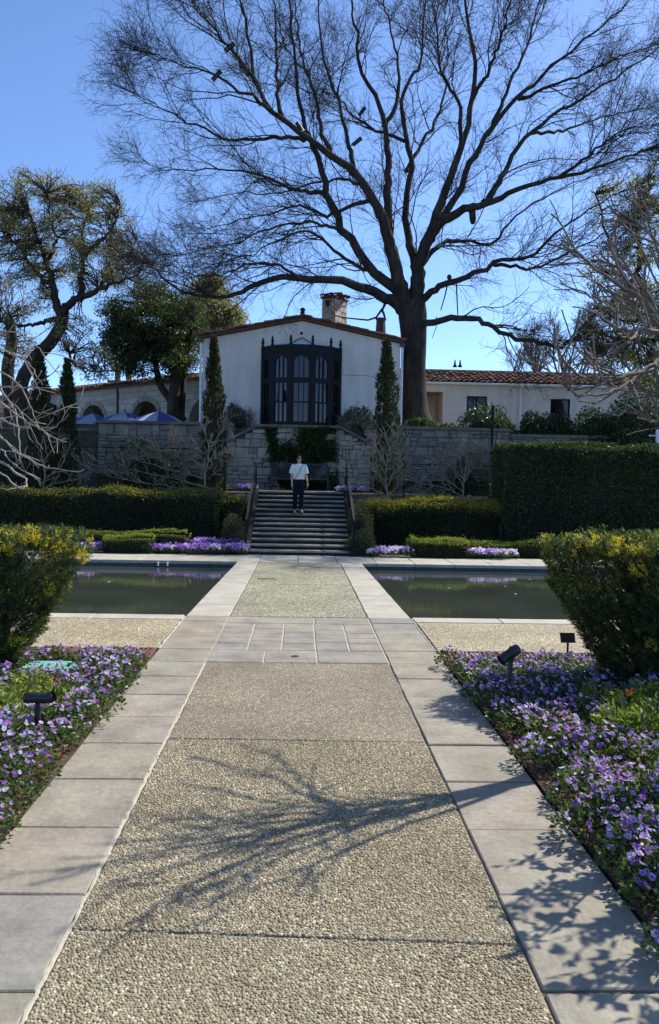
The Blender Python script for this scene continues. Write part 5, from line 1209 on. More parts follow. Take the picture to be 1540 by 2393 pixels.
# ------------------------------------------------------------------ hedges
def hedge(name, label, x0, x1, y0, y1, z0, ztop, n, ls, leafmat, seed, tips=.0, wob=.05, lean=0.0, cat='hedge', group=None, nowfront=False, vmax=.8, tipband=.12):
    """ztop: function of x (numpy) -> top height"""
    r = np.random.default_rng(seed); xm, ym = (x0+x1)/2, (y0+y1)/2; t = thing(name, label, cat, (xm, ym, z0), 0, group); b0 = np.array([xm, ym, z0])
    w, d = x1-x0, y1-y0; zt_ = ztop if callable(ztop) else (lambda x: np.full_like(x, ztop)); h = float(zt_(np.array([xm]))[0]) - z0
    A = np.array([w*h, w*d, d*h, d*h]); cnt = (n * A / A.sum()).astype(int); P = []; Nn = []
    x = r.uniform(x0, x1, cnt[0]); P.append(np.stack([x, np.full_like(x, y0), z0 + (zt_(x)-z0)*r.uniform(0, 1, cnt[0])**.9], 1)); Nn.append(np.tile([0, -1, 0], (cnt[0], 1)))
    x = r.uniform(x0, x1, cnt[1]); P.append(np.stack([x, r.uniform(y0, y1, cnt[1]), zt_(x)], 1)); Nn.append(np.tile([0, 0, 1], (cnt[1], 1)))
    for q, xx, s in ((2, x0, -1), (3, x1, 1)):
        y = r.uniform(y0, y1, cnt[q]); x = np.full(cnt[q], xx); P.append(np.stack([x, y, z0 + (zt_(x)-z0)*r.uniform(0, 1, cnt[q])], 1)); Nn.append(np.tile([s, 0, 0], (cnt[q], 1)))
    P = np.concatenate(P); Nn = np.concatenate(Nn).astype(float)
    f = clumpy(P, .12, seed) - .5; f2 = clumpy(P, .45, seed+1) - .5
    P = P + Nn * (f*wob*1.6 + f2*wob*2.4 + r.normal(0, wob*.35, len(P)))[:, None]
    sh = r.uniform(0, 1, len(P)) < .02; P[sh] += Nn[sh]*r.uniform(.02, wob*1.6, (sh.sum(), 1)) + np.array([0, 0, 1.])*r.uniform(0, wob*1.2, (sh.sum(), 1))
    # round the front top edge
    zr = zt_(P[:, 0]) - P[:, 2]; e = np.clip(1 - zr/.16, 0, 1) * np.clip(1 - (P[:, 1]-y0)/.16, 0, 1); P[:, 1] += .07*e; P[:, 2] -= .06*e
    D = unit(Nn*.8 + r.normal(0, .75, P.shape) + np.array([0, 0, .35]))
    v = np.clip(r.normal(.38, .2, len(P)) + .25*(clumpy(P, .5, seed+2) - .5), 0, vmax)
    if tips:
        near = np.clip(1 - zr/tipband, 0, 1); m = r.uniform(0, 1, len(P)) < tips*near*(.3 + 1.4*clumpy(P, .8, seed+3)); v[m] = r.uniform(.82, 1, m.sum())  # yellow leaves, plus the sunlit look of the tops put into leaf colour
    V, F = leaves(P - b0, D, r.uniform(.65, 1.35, len(P))*ls, .5, r); link('leaves', npmesh('leaves', V, F, v), leafmat, t)
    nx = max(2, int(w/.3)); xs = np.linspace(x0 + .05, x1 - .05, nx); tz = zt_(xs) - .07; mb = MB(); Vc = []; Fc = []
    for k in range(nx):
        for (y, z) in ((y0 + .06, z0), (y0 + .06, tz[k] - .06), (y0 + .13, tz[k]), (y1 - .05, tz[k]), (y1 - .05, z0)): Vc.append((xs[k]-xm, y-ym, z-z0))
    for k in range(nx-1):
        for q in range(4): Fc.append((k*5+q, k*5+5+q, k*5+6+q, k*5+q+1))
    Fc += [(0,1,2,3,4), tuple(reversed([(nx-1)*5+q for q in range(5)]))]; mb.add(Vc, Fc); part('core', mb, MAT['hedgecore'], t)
    return t
YH = 22.6
xl = lambda u, Y=YH: W(u, 1150, Y)[0]
hedge('yew_hedge', 'long dark clipped hedge on the left behind the pool', -9.5, xl(508), YH, YH + 1.0, 0.0, lambda x: 1.47 + .04*np.sin(x*2.1), 30000, .055, LM['hedge'], 71, .55, .06)
hedge('yew_hedge', 'short end of dark hedge beside the left of the stairs', xl(512) + .05, xl(566), YH + .3, YH + 1.2, 0.0, lambda x: 1.40 + .05*np.sin(x*4), 4500, .055, LM['hedge'], 72, .5, .08)
hedge('yew_hedge', 'dark hedge with golden top right of the stairs', xl(858), xl(1172), YH + .1, YH + 1.0, 0.0, lambda x: 1.35 + .05*np.sin(x*1.7 + 1), 18000, .055, LM['hedge'], 73, 1.4, .07, tipband=.34)
hedge('tall_hedge', 'tall square-clipped dark green hedge on the right', xl(1176), 13.5, YH - .15, YH + 1.3, 0.0, lambda x: 3.01 + .02*np.sin(x*1.3), 62000, .06, LM['fig'], 74, 0, .045, vmax=1)
YL = 20.55
xq = lambda u: W(u, 1290, YL)[0]
hedge('box_edging', 'low clipped box edging left of the far pansies', xq(240), xq(352), YL, YL + .45, 0, lambda x: .42 + .02*np.sin(x*3), 5000, .035, LM['box'], 75, .9, .03, vmax=.75, tipband=.1)
hedge('box_edging', 'low box edging curving behind the far left pansies', xq(170), xq(430), YL + .45, YL + .78, 0, lambda x: .50 + .02*np.sin(x*3), 4200, .035, LM['box'], 76, .9, .03, vmax=.75, tipband=.1)
hedge('box_edging', 'low scalloped box edging right of the stairs', xq(962), xq(1095), YL, YL + .5, 0, lambda x: .44 + .10*np.clip((2.95 - x)/.4, 0, 1)**1.5, 6000, .035, LM['box'], 77, .9, .035, vmax=.75, tipband=.1)
hedge('box_edging', 'low box edging at the foot of the tall hedge', xq(1100), xq(1420), YL + .38, YL + .75, 0, lambda x: .42 + .05*np.sin(x*1.9 + 1.2), 8000, .035, LM['box'], 78, .9, .035, vmax=.75, tipband=.1)
# loose ground cover on the bank above the hedges
def mound(name, label, c, rx, ry, rz, n, ls, leafmat, seed, cat='shrub', group=None, lump=.18, vlo=.15, vhi=.9, lw=.5, core=.78, up=.3, stems=0, barkmat=None):
    r = np.random.default_rng(seed); t = thing(name, label, cat, c, 0, group); d = unit(r.normal(0, 1, (n, 3))); d[:, 2] = np.abs(d[:, 2])*1.0 - .12; d = unit(d)
    f = 1 + lump*(clumpy(d, .35, seed)*2 - 1) + r.normal(0, .05, n); P = d * np.array([rx, ry, rz]) * f[:, None] * (1 - .25*r.uniform(0, 1, n)**2)[:, None]; P[:, 2] = np.maximum(P[:, 2], .0)
    D = unit(d*.6 + r.normal(0, .7, d.shape) + np.array([0, 0, up])); v = np.clip(vlo + (vhi-vlo)*(r.uniform(0, 1, n)*.7 + .3*clumpy(P, .3, seed+1)), 0, 1)
    V, F = leaves(P, D, r.uniform(.65, 1.3, n)*ls, lw, r); link('leaves', npmesh('leaves', V, F, v), leafmat, t)
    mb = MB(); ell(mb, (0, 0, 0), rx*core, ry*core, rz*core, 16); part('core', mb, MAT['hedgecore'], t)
    if stems:
        e = d[:stems] * np.array([rx, ry, rz]) * r.uniform(1.0, 1.35, (stems, 1)); S = np.stack([spline([r.normal(0, .06, 3)*(1, 1, 0), q*.5 + r.normal(0, .08, 3), q], 10) for q in e]); R = np.tile(np.linspace(.022, .006, 10), (stems, 1))
        a1, b1 = spawn(S, R, 5, .4, 1, .2, .5, 40, 5, .7, .005, r, .1, .1); V, F = join([tubes(S, R, 5), tubes(a1, b1, 4)]); link('stem', npmesh('stem', V, F), barkmat or MAT['bark_tan'], t)
    return t
def at(u, v, Y, z): p = W(u, v, Y); return (p[0], Y, z)
mound('rosemary_shrub', 'loose grey-green shrub at the foot of the stairs on the left', at(550, 1240, 21.6, .0), .42, .5, 1.05, 3000, .06, LM['cyp'], 81, lw=.3)
mound('rosemary_shrub', 'loose grey-green shrub at the foot of the stairs on the right', at(847, 1260, 21.0, .0), .42, .35, .62, 2800, .06, LM['cyp'], 82, lw=.3)
mound('rosemary_shrub', 'grey-green shrub halfway up the right stair rail', at(843, 1190, 22.2, .3), .35, .4, .95, 2400, .06, LM['cyp'], 83, lw=.3)
mound('ground_cover', 'low golden-green ground cover behind the left hedge', at(330, 1140, 24.1, 1.1), 2.6, .5, .42, 5000, .06, LM['hedge'], 84, vlo=.45, vhi=1.0)
mound('ground_cover', 'low golden ground cover behind the right hedge', at(1000, 1160, 24.0, 1.05), 1.75, .45, .40, 4200, .06, LM['hedge'], 85, vlo=.5, vhi=1.05)
mound('camellia_shrub', 'leafy green shrub behind the espalier left of the stairs', at(350, 1080, 26.4, 1.45), 1.35, .7, 1.55, 6000, .085, LM['ever'], 86, vlo=.1, vhi=1., core=.7)
mound('camellia_shrub', 'dark leafy shrub behind the bare branches at far left', at(80, 1080, 26.0, 1.4), 1.5, .7, 1.35, 5000, .085, LM['ever'], 87, vlo=.1, vhi=.9, core=.7)
mound('camellia_shrub', 'dark leafy shrub against the wall right of the stairs', at(1090, 1080, 26.6, 1.45), .8, .6, 1.35, 3000, .085, LM['ever'], 88, core=.6)
mound('grey_shrub', 'pale grey-green shrub at the far left edge', at(25, 1000, 25.5, 1.4), .8, .5, 1.75, 3000, .07, LM['cyp'], 89, vlo=.5, vhi=1.0, lw=.3)
# terrace shrubs
mound('terrace_shrub', 'dark shrub with bare twigs left of the bay window', at(546, 985, 29.0, ZT), .38, .3, .85, 1500, .09, LM['ever'], 90, stems=10, core=.5)
mound('bare_shrub', 'bare twiggy shrub right beside the left of the bay window', at(578, 990, 29.1, ZT), .3, .25, .6, 60, .06, LM['cyp'], 91, stems=22, core=.1, barkmat=MAT['bark_grey'])
mound('terrace_shrub', 'half-bare leafy shrub right of the bay window', at(833, 990, 28.9, ZT), .62, .4, .75, 1700, .085, LM['ever'], 92, stems=24, core=.35, vlo=.3, vhi=1)
mound('broadleaf_plant', 'bright large-leaved plant on the wall below the big tree', at(985, 990, 28.8, ZT), .65, .35, .38, 700, .17, LM['broad'], 93, vlo=.4, vhi=1.0, lw=.6, core=.6)
mound('broadleaf_plant', 'bright low leafy plant right of the big tree trunk', at(1045, 995, 28.9, ZT), .45, .3, .26, 380, .15, LM['broad'], 94, vlo=.4, vhi=1, lw=.6, core=.6)
mound('round_shrub', 'large rounded green shrub under the wing window', at(1140, 1000, 29.6, ZT - .3), 1.15, .8, 1.15, 5200, .10, LM['broad'], 95, vlo=.05, vhi=.75)
mound('camellia_shrub', 'upright glossy shrub right of the rounded shrub', at(1240, 1000, 29.4, ZT - .5), .5, .45, 1.25, 2200, .12, LM['broad'], 96, vlo=.1, vhi=.9)
mound('camellia_shrub', 'glossy shrub in front of the second wing window', at(1300, 1000, 29.2, ZT - .5), .65, .5, 1.3, 2600, .12, LM['broad'], 97, vlo=.05, vhi=.8)
mound('dark_shrub', 'dark shrub mass behind the tall hedge', at(1390, 1000, 28.9, ZT - .8), 1.1, .8, 1.9, 5200, .10, LM['ever'], 98, vlo=.1, vhi=.9)
mound('dark_shrub', 'tall dark shrub mass at the right edge behind the tall hedge', at(1500, 1000, 28.4, ZT - .8), 1.5, 1.0, 2.5, 8000, .10, LM['ever'], 99, vlo=.1, vhi=.85)

# ------------------------------------------------------------------ cypresses
def cypress(label, u, vt, vb, Y, wpx, seed, z0):
    r = np.random.default_rng(seed); pt, pb = W(u, vt, Y), W(u, vb, Y); h = pt[2] - z0; b0 = np.array([pb[0], Y, z0]); t = thing('columnar_cypress', label, 'tree', b0, 0, 'columnar cypresses'); n = 4200
    rad = wpx/2 * Y/F_PX; q = r.uniform(0, 1, n)**.85; prof = np.clip(np.minimum(.7 + q*1.2, 1.25*(1-q)**.8 + .03), .04, 1); th = r.uniform(0, 2*PI, n)
    lump = 1 + .45*(clumpy(np.stack([np.cos(th), np.sin(th), q*9], 1), .5, seed)*2 - 1)
    rr = rad*prof*lump*(1 - .55*r.uniform(0, 1, n)**2.2); P = np.stack([rr*np.cos(th), rr*np.sin(th), q*h], 1); lean = (pt[0]-pb[0])/h; P[:, 0] += lean*P[:, 2]
    D = unit(np.stack([np.cos(th)*.5, np.sin(th)*.5, np.ones(n)*1.1], 1) + r.normal(0, .35, (n, 3))); v = np.clip(r.uniform(.05, .75, n) + .9*np.clip(.45 - q, 0, 1), 0, 1)
    V, F = leaves(P, D, r.uniform(.6, 1.5, n)*.14, .26, r); link('crown', npmesh('crown', V, F, v), LM['cyp'], t)
    mb = MB(); mb.tube([(0, 0, -.1), (lean*h*.5, 0, h*.5), (lean*h*.93, 0, h*.93)], [rad*.2, rad*.3, .02], 10); part('trunk', mb, MAT['bark_oak'], t)
cypress('slim columnar cypress in front of the left side of the house', 500, 793, 1150, 25.6, 60, 101, 1.45)
cypress('slim columnar cypress in front of the right side of the house', 903, 800, 1150, 25.6, 68, 102, 1.45)
cypress('columnar cypress at far left beside the oak trunk', 92, 815, 1120, 25.4, 54, 103, 1.4)
cypress('columnar cypress at the left, right neighbour of the far left one', 158, 845, 1130, 25.6, 46, 104, 1.4)

# ------------------------------------------------------------------ espaliers
def espalier(label, base_px, Y, limbs_px, seed, mat=None, nc=9, l=(.25, .7)):
    r = np.random.default_rng(seed); b0 = W(*base_px, Y); t = thing('espalier_shrub', label, 'shrub', b0, 0, 'bare espaliers'); parts = []; Ss = []; Rs = []
    for px, r0 in limbs_px: S, R = limb(px, Y + r.uniform(-.15, .15), Y + r.uniform(-.4, .3), r0, .009, 16, .012); parts.append(tubes(S[None], R[None], 6)); Ss.append(S); Rs.append(R)
    V, F = join(parts); link('stem', npmesh('stem', V - b0, F, None, True), mat or MAT['bark_tan'], t)
    S, R = np.stack(Ss), np.stack(Rs); a1, b1 = spawn(S, R, nc, .15, 1, *l, 45, 6, .85, .008, r, .16, .12, None, 0, .4, 1, .06); a2, b2 = spawn(a1, b1, 3, .2, 1, l[0]*.5, l[1]*.5, 45, 4, .8, .0065, r, .15, .05)
    V, F = join([tubes(a1, b1, 4), tubes(a2, b2, 3)]); link('twigs', npmesh('twigs', V - b0, F), mat or MAT['bark_tan'], t)
espalier('bare espalier branches swept left along the trellis', (488, 1172), 24.5, [([(488,1172),(478,1120),(488,1070),(482,1020),(470,985)], .032), ([(486,1160),(440,1148),(380,1132),(320,1128),(270,1108),(225,1075),(200,1055)], .026), ([(482,1120),(430,1105),(370,1090),(310,1070),(260,1040)], .024), ([(484,1090),(440,1070),(390,1060),(345,1035),(320,1010)], .02), ([(480,1060),(440,1040),(400,1025)], .018), ([(486,1050),(510,1020),(525,985)], .018), ([(486,1080),(520,1060),(545,1030)], .018), ([(330,1128),(290,1120),(240,1110),(190,1085),(165,1060)], .018), ([(486,1150),(450,1160),(400,1152),(340,1142)], .016), ([(486,1140),(430,1125),(370,1110),(300,1095),(240,1062)], .02), ([(484,1100),(430,1085),(380,1075),(330,1050),(290,1015)], .018), ([(482,1075),(450,1055),(420,1015)], .016), ([(486,1120),(515,1095),(540,1070)], .016), ([(330,1128),(300,1100),(280,1060)], .014), ([(400,1100),(370,1060),(350,1025)], .014), ([(440,1110),(420,1070),(405,1035)], .014), ([(260,1105),(220,1100),(180,1115)], .014)], 111, nc=16)
espalier('bare pale shrub in front of the right cypress', (905, 1168), 24.5, [([(905,1168),(902,1110),(908,1050),(900,1010)], .03), ([(904,1150),(880,1100),(868,1060)], .022), ([(904,1140),(930,1090),(938,1050)], .022), ([(904,1160),(870,1140),(850,1120)], .018), ([(906,1155),(940,1130),(960,1090)], .018), ([(903,1090),(880,1050),(872,1020)], .018), ([(906,1080),(925,1040),(930,1010)], .018), ([(904,1130),(870,1090),(858,1050)], .016), ([(905,1120),(945,1110),(965,1070)], .016), ([(904,1160),(940,1150),(990,1140)], .018)], 112, nc=16)
espalier('bare espalier shrub beside the tall hedge right of the stairs', (1082, 1172), 24.4, [([(1082,1172),(1085,1120),(1090,1070),(1085,1030)], .026), ([(1083,1140),(1060,1090),(1050,1050)], .02), ([(1085,1120),(1110,1080),(1125,1040)], .02), ([(1082,1160),(1040,1140),(990,1130),(950,1120)], .02), ([(1083,1110),(1070,1060),(1068,1030)], .018), ([(1086,1100),(1130,1085),(1145,1060)], .016), ([(1082,1150),(1030,1110),(1005,1080)], .018), ([(1084,1130),(1100,1080),(1105,1045)], .016), ([(1083,1120),(1050,1080),(1035,1055)], .016), ([(1082,1165),(1020,1155),(960,1140)], .018), ([(1084,1100),(1115,1060),(1130,1050)], .014)], 113, nc=15)
espalier('bare branches of an espalier at far left', (100, 1150), 24.3, [([(100,1150),(105,1100),(95,1050),(110,1000)], .026), ([(100,1130),(60,1100),(30,1060)], .02), ([(102,1120),(140,1090),(160,1050)], .02), ([(100,1140),(150,1125),(200,1118)], .018), ([(100,1080),(130,1040),(140,1000)], .016)], 114, nc=8)

# ------------------------------------------------------------------ ivy on the niche wall
r = np.random.default_rng(120); n = 11000
u = r.uniform(617, 790, n*3); v = r.uniform(998, 1145, n*3)
fld = clumpy(np.stack([u, v, u*0], 1), 16, 5)
dens = np.where(v < 1045, np.where((u > 648) & (u < 700), .12, np.where(u < 620 + (v-998)*.3, .1, np.where(u > 770, .5, .8))), np.where(v < 1090, .95, .9))
dens = dens * np.where(u < 612 + (v - 998)*.32, .05, 1) * np.where(u > 787 - (v-998)*.18, .25, 1)
keep = (r.uniform(0, 1, n*3) < dens) & (fld > .22 + .10*r.normal(0, 1, n*3)); u, v = u[keep][:n], v[keep][:n]
P = np.array([W(a, b, YN - .10) for a, b in zip(u, v)]); P[:, 1] += r.uniform(-.07, .04, len(P)); P = P[P[:, 2] > 1.55]
b0 = np.array([0., YN - .1, 1.53]); t = thing('ivy', 'dark ivy hanging over the buff stone wall behind the bench', 'ivy', b0)
D = unit(np.array([0, -.5, -.3]) + r.normal(0, .6, P.shape)); V, F = leaves(P - b0, D, r.uniform(.6, 1.3, len(P))*.10, .75, r); link('leaves', npmesh('leaves', V, F, r.uniform(0, .75, len(P))), LM['ever'], t)
S = np.stack([spline([W(a, 1140, YN - .06), W(a + r.uniform(-25, 25), 1080, YN - .06), W(a + r.uniform(-40, 40), r.uniform(1000, 1030), YN - .06)], 12) for a in np.linspace(640, 770, 9)]); V, F = tubes(S, np.tile(np.linspace(.014, .005, 12), (9, 1)), 5); link('vine', npmesh('vine', V - b0, F), MAT['bark_oak'], t)

# ------------------------------------------------------------------ foreground yews
def yew(label, edge_px, Y, xfar, sgn, seed, n, dtop, ztop_fn, yellow, core=.62):
    """edge_px: outline towards the path from top to bottom; xfar: x of the hidden side at the top"""
    r = np.random.default_rng(seed); E = np.array([W(u, v, Y) for u, v in edge_px]); zz, xx = E[::-1, 2], E[::-1, 0]; zmax = zz[-1]
    b0 = np.array([np.interp(.0, zz, xx) + sgn*.6, Y, 0.0]); t = thing('yew_bush', label, 'bush', b0)
    def shape(z, th, f):
        xe = np.interp(z, zz, xx); q = np.clip(z/zmax, 0, 1); xf = b0[0] + (xfar - b0[0])*q**.8 + sgn*.15; xc, hw = (xe+xf)/2, np.abs(xf-xe)/2; hd = dtop*(.30 + .70*q**.9)
        c, s = np.cos(th), np.sin(th); c2 = np.sign(c)*np.abs(c)**.7; s2 = np.sign(s)*np.abs(s)**.7
        return np.stack([xc + hw*c2*f, Y + .0*z + hd*s2*f, z], 1)
    m1 = int(n*.72); z = .05 + (zmax-.05)*r.uniform(0, 1, m1)**.75; th = r.uniform(0, 2*PI, m1); f = 1.0 + .10*(clumpy(np.stack([np.cos(th)*2, np.sin(th)*2, z*3], 1), .5, seed)*2-1) - .30*r.uniform(0, 1, m1)**3
    P1 = shape(z, th, f); out1 = unit(P1 - np.stack([np.full(m1, (b0[0]+xfar)/2), np.full(m1, Y), z*.6], 1))
    m2 = n - m1; th2 = r.uniform(0, 2*PI, m2); P2 = shape(np.full(m2, zmax), th2, np.sqrt(r.uniform(0, 1, m2))); P2[:, 2] += .05*(clumpy(P2, .18, seed+1)*2-1) + ztop_fn(P2[:, 0]) - .12*r.uniform(0, 1, m2)**2; out2 = np.tile([0, 0, 1.], (m2, 1))
    P = np.concatenate([P1, P2]); O = np.concatenate([out1, out2]); A = unit(O*.8 + np.array([0, -.05, .75]) + r.normal(0, .35, P.shape)); NN = len(P)
    yl = np.clip(P[:, 2]/zmax, 0, 1); facing = np.clip(A @ SUNV, 0, 1); isy = r.uniform(0, 1, NN) < yellow*np.clip((yl - .55)/.45, .06, 1)**1.5*(.35 + 1.2*clumpy(P, .22, seed+3))*(np.concatenate([np.full(m1, .55), np.full(m2, 1.0)]))
    cand = np.where(yl > .5, np.concatenate([np.full(m1, .35), np.full(m2, 1.0)])*np.clip((yl-.45)/.5, .05, 1), .05)*(facing + .2); cand[P[:, 1] > Y + .45] *= .3
    cen = P[r.choice(NN, int(150*yellow), p=cand/cand.sum(), replace=False)]; dmin = np.full(NN, 9.)
    for q in cen: dmin = np.minimum(dmin, np.linalg.norm(P - q, axis=1))
    isy = (dmin < .058*r.uniform(.6, 1.3, NN)) & (r.uniform(0, 1, NN) < .9)
    base = np.where(isy, r.uniform(.80, 1.0, NN), r.uniform(.08, .74, NN)); k = 16; Ls = r.uniform(.05, .10, NN)
    tpos = np.linspace(0, 1, k)[None, :, None]*Ls[:, None, None]; rv = r.normal(0, 1, (NN, k, 3)); pe = unit(rv - A[:, None]*(rv*A[:, None]).sum(2, keepdims=True))
    PP = (P[:, None] + A[:, None]*tpos).reshape(-1, 3); DD = unit(A[:, None]*.65 + pe*.75).reshape(-1, 3); vv = np.clip(np.repeat(base, k) + r.normal(0, .05, NN*k), 0, 1)
    V, F = leaves(PP - b0, DD, r.uniform(.026, .050, NN*k), .20, r); link('foliage', npmesh('foliage', V, F, vv), LM['yew'], t)
    ns = 70; idx = r.integers(0, NN, ns); S = np.stack([spline([b0 + r.normal(0, .09, 3)*(1, 1, 0), b0*.5 + P[i]*.5 + np.array([-sgn*-.0, 0, -.12]) + r.normal(0, .06, 3), P[i]], 12) for i in idx]); R = np.tile(np.linspace(.022, .004, 12), (ns, 1)); a1, b1 = spawn(S, R, 6, .35, 1, .12, .35, 35, 4, .6, .0025, r, .1, .15)
    V, F = join([tubes(S, R, 5), tubes(a1, b1, 3)]); link('stem', npmesh('stem', V - b0, F), MAT['bark_oak'], t)
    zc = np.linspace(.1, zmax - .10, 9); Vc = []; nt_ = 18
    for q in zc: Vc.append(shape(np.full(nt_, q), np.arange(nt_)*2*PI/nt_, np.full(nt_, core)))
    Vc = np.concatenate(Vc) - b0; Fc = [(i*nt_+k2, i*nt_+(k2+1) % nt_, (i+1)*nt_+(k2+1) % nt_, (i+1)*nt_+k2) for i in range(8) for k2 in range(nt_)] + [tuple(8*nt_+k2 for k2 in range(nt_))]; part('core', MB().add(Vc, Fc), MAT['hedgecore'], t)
yew('yellow-tipped yew bush at the left beside the pool', [(166,1252),(170,1290),(155,1360),(120,1440),(75,1505),(30,1560),(-20,1610)], 8.2, -4.9, -1, 131, 8000, .62, lambda x: .0*x, 1.15)
yew('dark leaning yew bush with golden-tinged top at the right beside the pool', [(1274,1268),(1288,1320),(1303,1372),(1345,1440),(1395,1525),(1440,1600)], 7.9, 5.0, 1, 132, 9000, .62, lambda x: .03*np.sin(x*4), .75, .5)

# ------------------------------------------------------------------ pansies
def flower_mesh(mat, seed, size=.026):
    r = np.random.default_rng(seed); V = []; F = []; fa = []
    for k, (a, s) in enumerate(((90, 1.0), (35, .95), (145, .95), (-35, .9), (-145, .9), (-90, 1.15))):
        a = math.radians(a + r.normal(0, 5)); L = size*s*1.25; wd = size*s*.95; d = np.array([math.cos(a), math.sin(a), 0]); sd_ = np.array([-d[1], d[0], 0]); o = len(V); z = .002*k; cup = r.uniform(.1, .45)
        for p in (d*.0, d*L*.55 - sd_*wd*.62 + (0, 0, L*cup*.4), d*L*.97 - sd_*wd*.38 + (0, 0, L*cup*.8 + r.normal(0, .002)), d*L*1.03 + sd_*wd*.05 + (0, 0, L*cup + r.normal(0, .003)), d*L*.95 + sd_*wd*.42 + (0, 0, L*cup*.75), d*L*.52 + sd_*wd*.62 + (0, 0, L*cup*.4)): V.append(p + np.array([0, 0, z]))
        F += [(o, o+1, o+2, o+3), (o, o+3, o+4, o+5)]; q = r.uniform(.1, .85); fa += [q, q]
    o = len(V); cz = .014
    V += [np.array([math.cos(t), math.sin(t), 0])*size*.30 + (0, -.002, cz) for t in np.arange(4)*PI/2]; F.append((o, o+1, o+2, o+3)); fa.append(.95)
    o = len(V); V += [np.array([math.cos(t), math.sin(t), 0])*size*.12 + (0, -.002, cz + .001) for t in np.arange(4)*PI/2]; F.append((o, o+1, o+2, o+3)); fa.append(1.0)
    me = npmesh('flower', np.array(V), np.array(F), np.array(fa)); me.materials.append(mat); return me
FM = {k: [flower_mesh(LM[k], 200 + i) for i in range(3)] for k in ('p_lilac', 'p_purple', 'p_pale', 'p_magenta')}
def pansy_foliage(seed, n=270, rad=.165, h=.17):
    r = np.random.default_rng(seed); q = np.sqrt(r.uniform(0, 1, n)); th = r.uniform(0, 2*PI, n); P = np.stack([q*rad*np.cos(th), q*rad*np.sin(th), h*(1 - .55*q**2)*r.uniform(.25, 1, n)], 1)
    D = unit(np.stack([np.cos(th), np.sin(th), np.full(n, .45)], 1) + r.normal(0, .6, (n, 3))); V, F = leaves(P, D, r.uniform(.026, .046, n), .55, r); me = npmesh('foliage', V, F, r.uniform(0, 1, n)); me.materials.append(LM['pansyleaf']); return me
PF = [pansy_foliage(210 + i) for i in range(5)]
def pansy(x, y, z, label, group, nf, r, mix, s=1.0):
    t = thing('pansy_plant', label, 'flower', (x, y, z), r.uniform(0, 6.28), group); t.scale = (s, s, s); link('foliage', PF[r.integers(0, 5)], None, t)
    rz = t.rotation_euler.z
    for _ in range(nf):
        q = math.sqrt(r.uniform(0, 1)); th = r.uniform(0, 2*PI); p = (q*.14*math.cos(th), q*.14*math.sin(th), .185*(1 - .42*q*q) + r.uniform(-.01, .025)); kind = r.choice(list(mix), p=list(mix.values()))
        d = Vector((.15 + r.normal(0, .4), -.25 + r.normal(0, .4), .8)).normalized(); e = Matrix.Rotation(-rz, 3, 'Z') @ d
        o = link('flower', FM[kind][r.integers(0, 3)], None, t, loc=p, scale=(1, 1, 1)); o.rotation_euler = (e.to_track_quat('Z', 'Y').to_matrix() @ Matrix.Rotation(r.uniform(0, 6.28), 3, 'Z')).to_euler(); sc_ = r.uniform(.36, .68); o.scale = (sc_,)*3
r = np.random.default_rng(140)
MIXL = {'p_lilac': .36, 'p_purple': .08, 'p_pale': .32, 'p_magenta': .24}; MIXR = {'p_lilac': .42, 'p_purple': .16, 'p_pale': .22, 'p_magenta': .20}
spot_l, spot_r = G(88, 1722, .03), G(1187, 1648, .03); vb = G(118, 1556, .1); lime_l = [G(35, 1640, .1), G(75, 1610, .1), G(10, 1680, .1), G(128, 1640, .1)]; lime_r = [G(1400, 1640, .1), G(1460, 1665, .1), G(1510, 1640, .1), G(1440, 1700, .1), G(1500, 1710, .1), G(1540, 1680, .1)]
for y in np.arange(2.9, 8.85, .205):
    for k in range(16):
        for sx in (-1, 1):
            x = 1.70 + k*.205 + r.normal(0, .035) + (.1 if int(y/.205) % 2 else 0); yy = y + r.normal(0, .035)
            if sx < 0 and (x > .368*yy + .30 or yy < 4.0): continue
            if sx > 0 and (x > .437*yy + .30 or yy < 3.3): continue
            if yy > 8.72: continue
            if sx < 0 and (abs(-x - vb[0]) < .26 and abs(yy - vb[1]) < .30): continue
            if sx < 0 and -x < -2.9 and 7.5 < yy < 8.9 and r.uniform() < .4: continue
            L = lime_l if sx < 0 else lime_r
            if any((sx*x - q[0])**2 + (yy - q[1])**2 < .20**2 for q in L): continue
            if sx > 0 and (5.35 < yy < 5.7 and r.uniform() < .6): continue
            if r.uniform() < .04: continue
            d1 = math.hypot(sx*x - (spot_l if sx < 0 else spot_r)[0], yy - (spot_l if sx < 0 else spot_r)[1])
            if d1 < .1: continue
            zone = 'along the edge of the path' if x < 1.93 else 'just in front of the drain grate' if yy > 8.3 else 'close around the black spotlight' if d1 < .5 else 'in the near part of the bed' if yy < 5.5 else 'towards the yew bush' if x > 2.6 else 'in the middle of the bed'
            lab = ('purple and white pansy plant left of the path, ' if sx < 0 else 'violet pansy plant right of the path, ') + zone
            pansy(sx*x, yy, .02, lab, 'pansies in the left bed' if sx < 0 else 'pansies in the right bed', int(r.integers(11, 19)), r, MIXL if sx < 0 else MIXR, r.uniform(.85, 1.12))
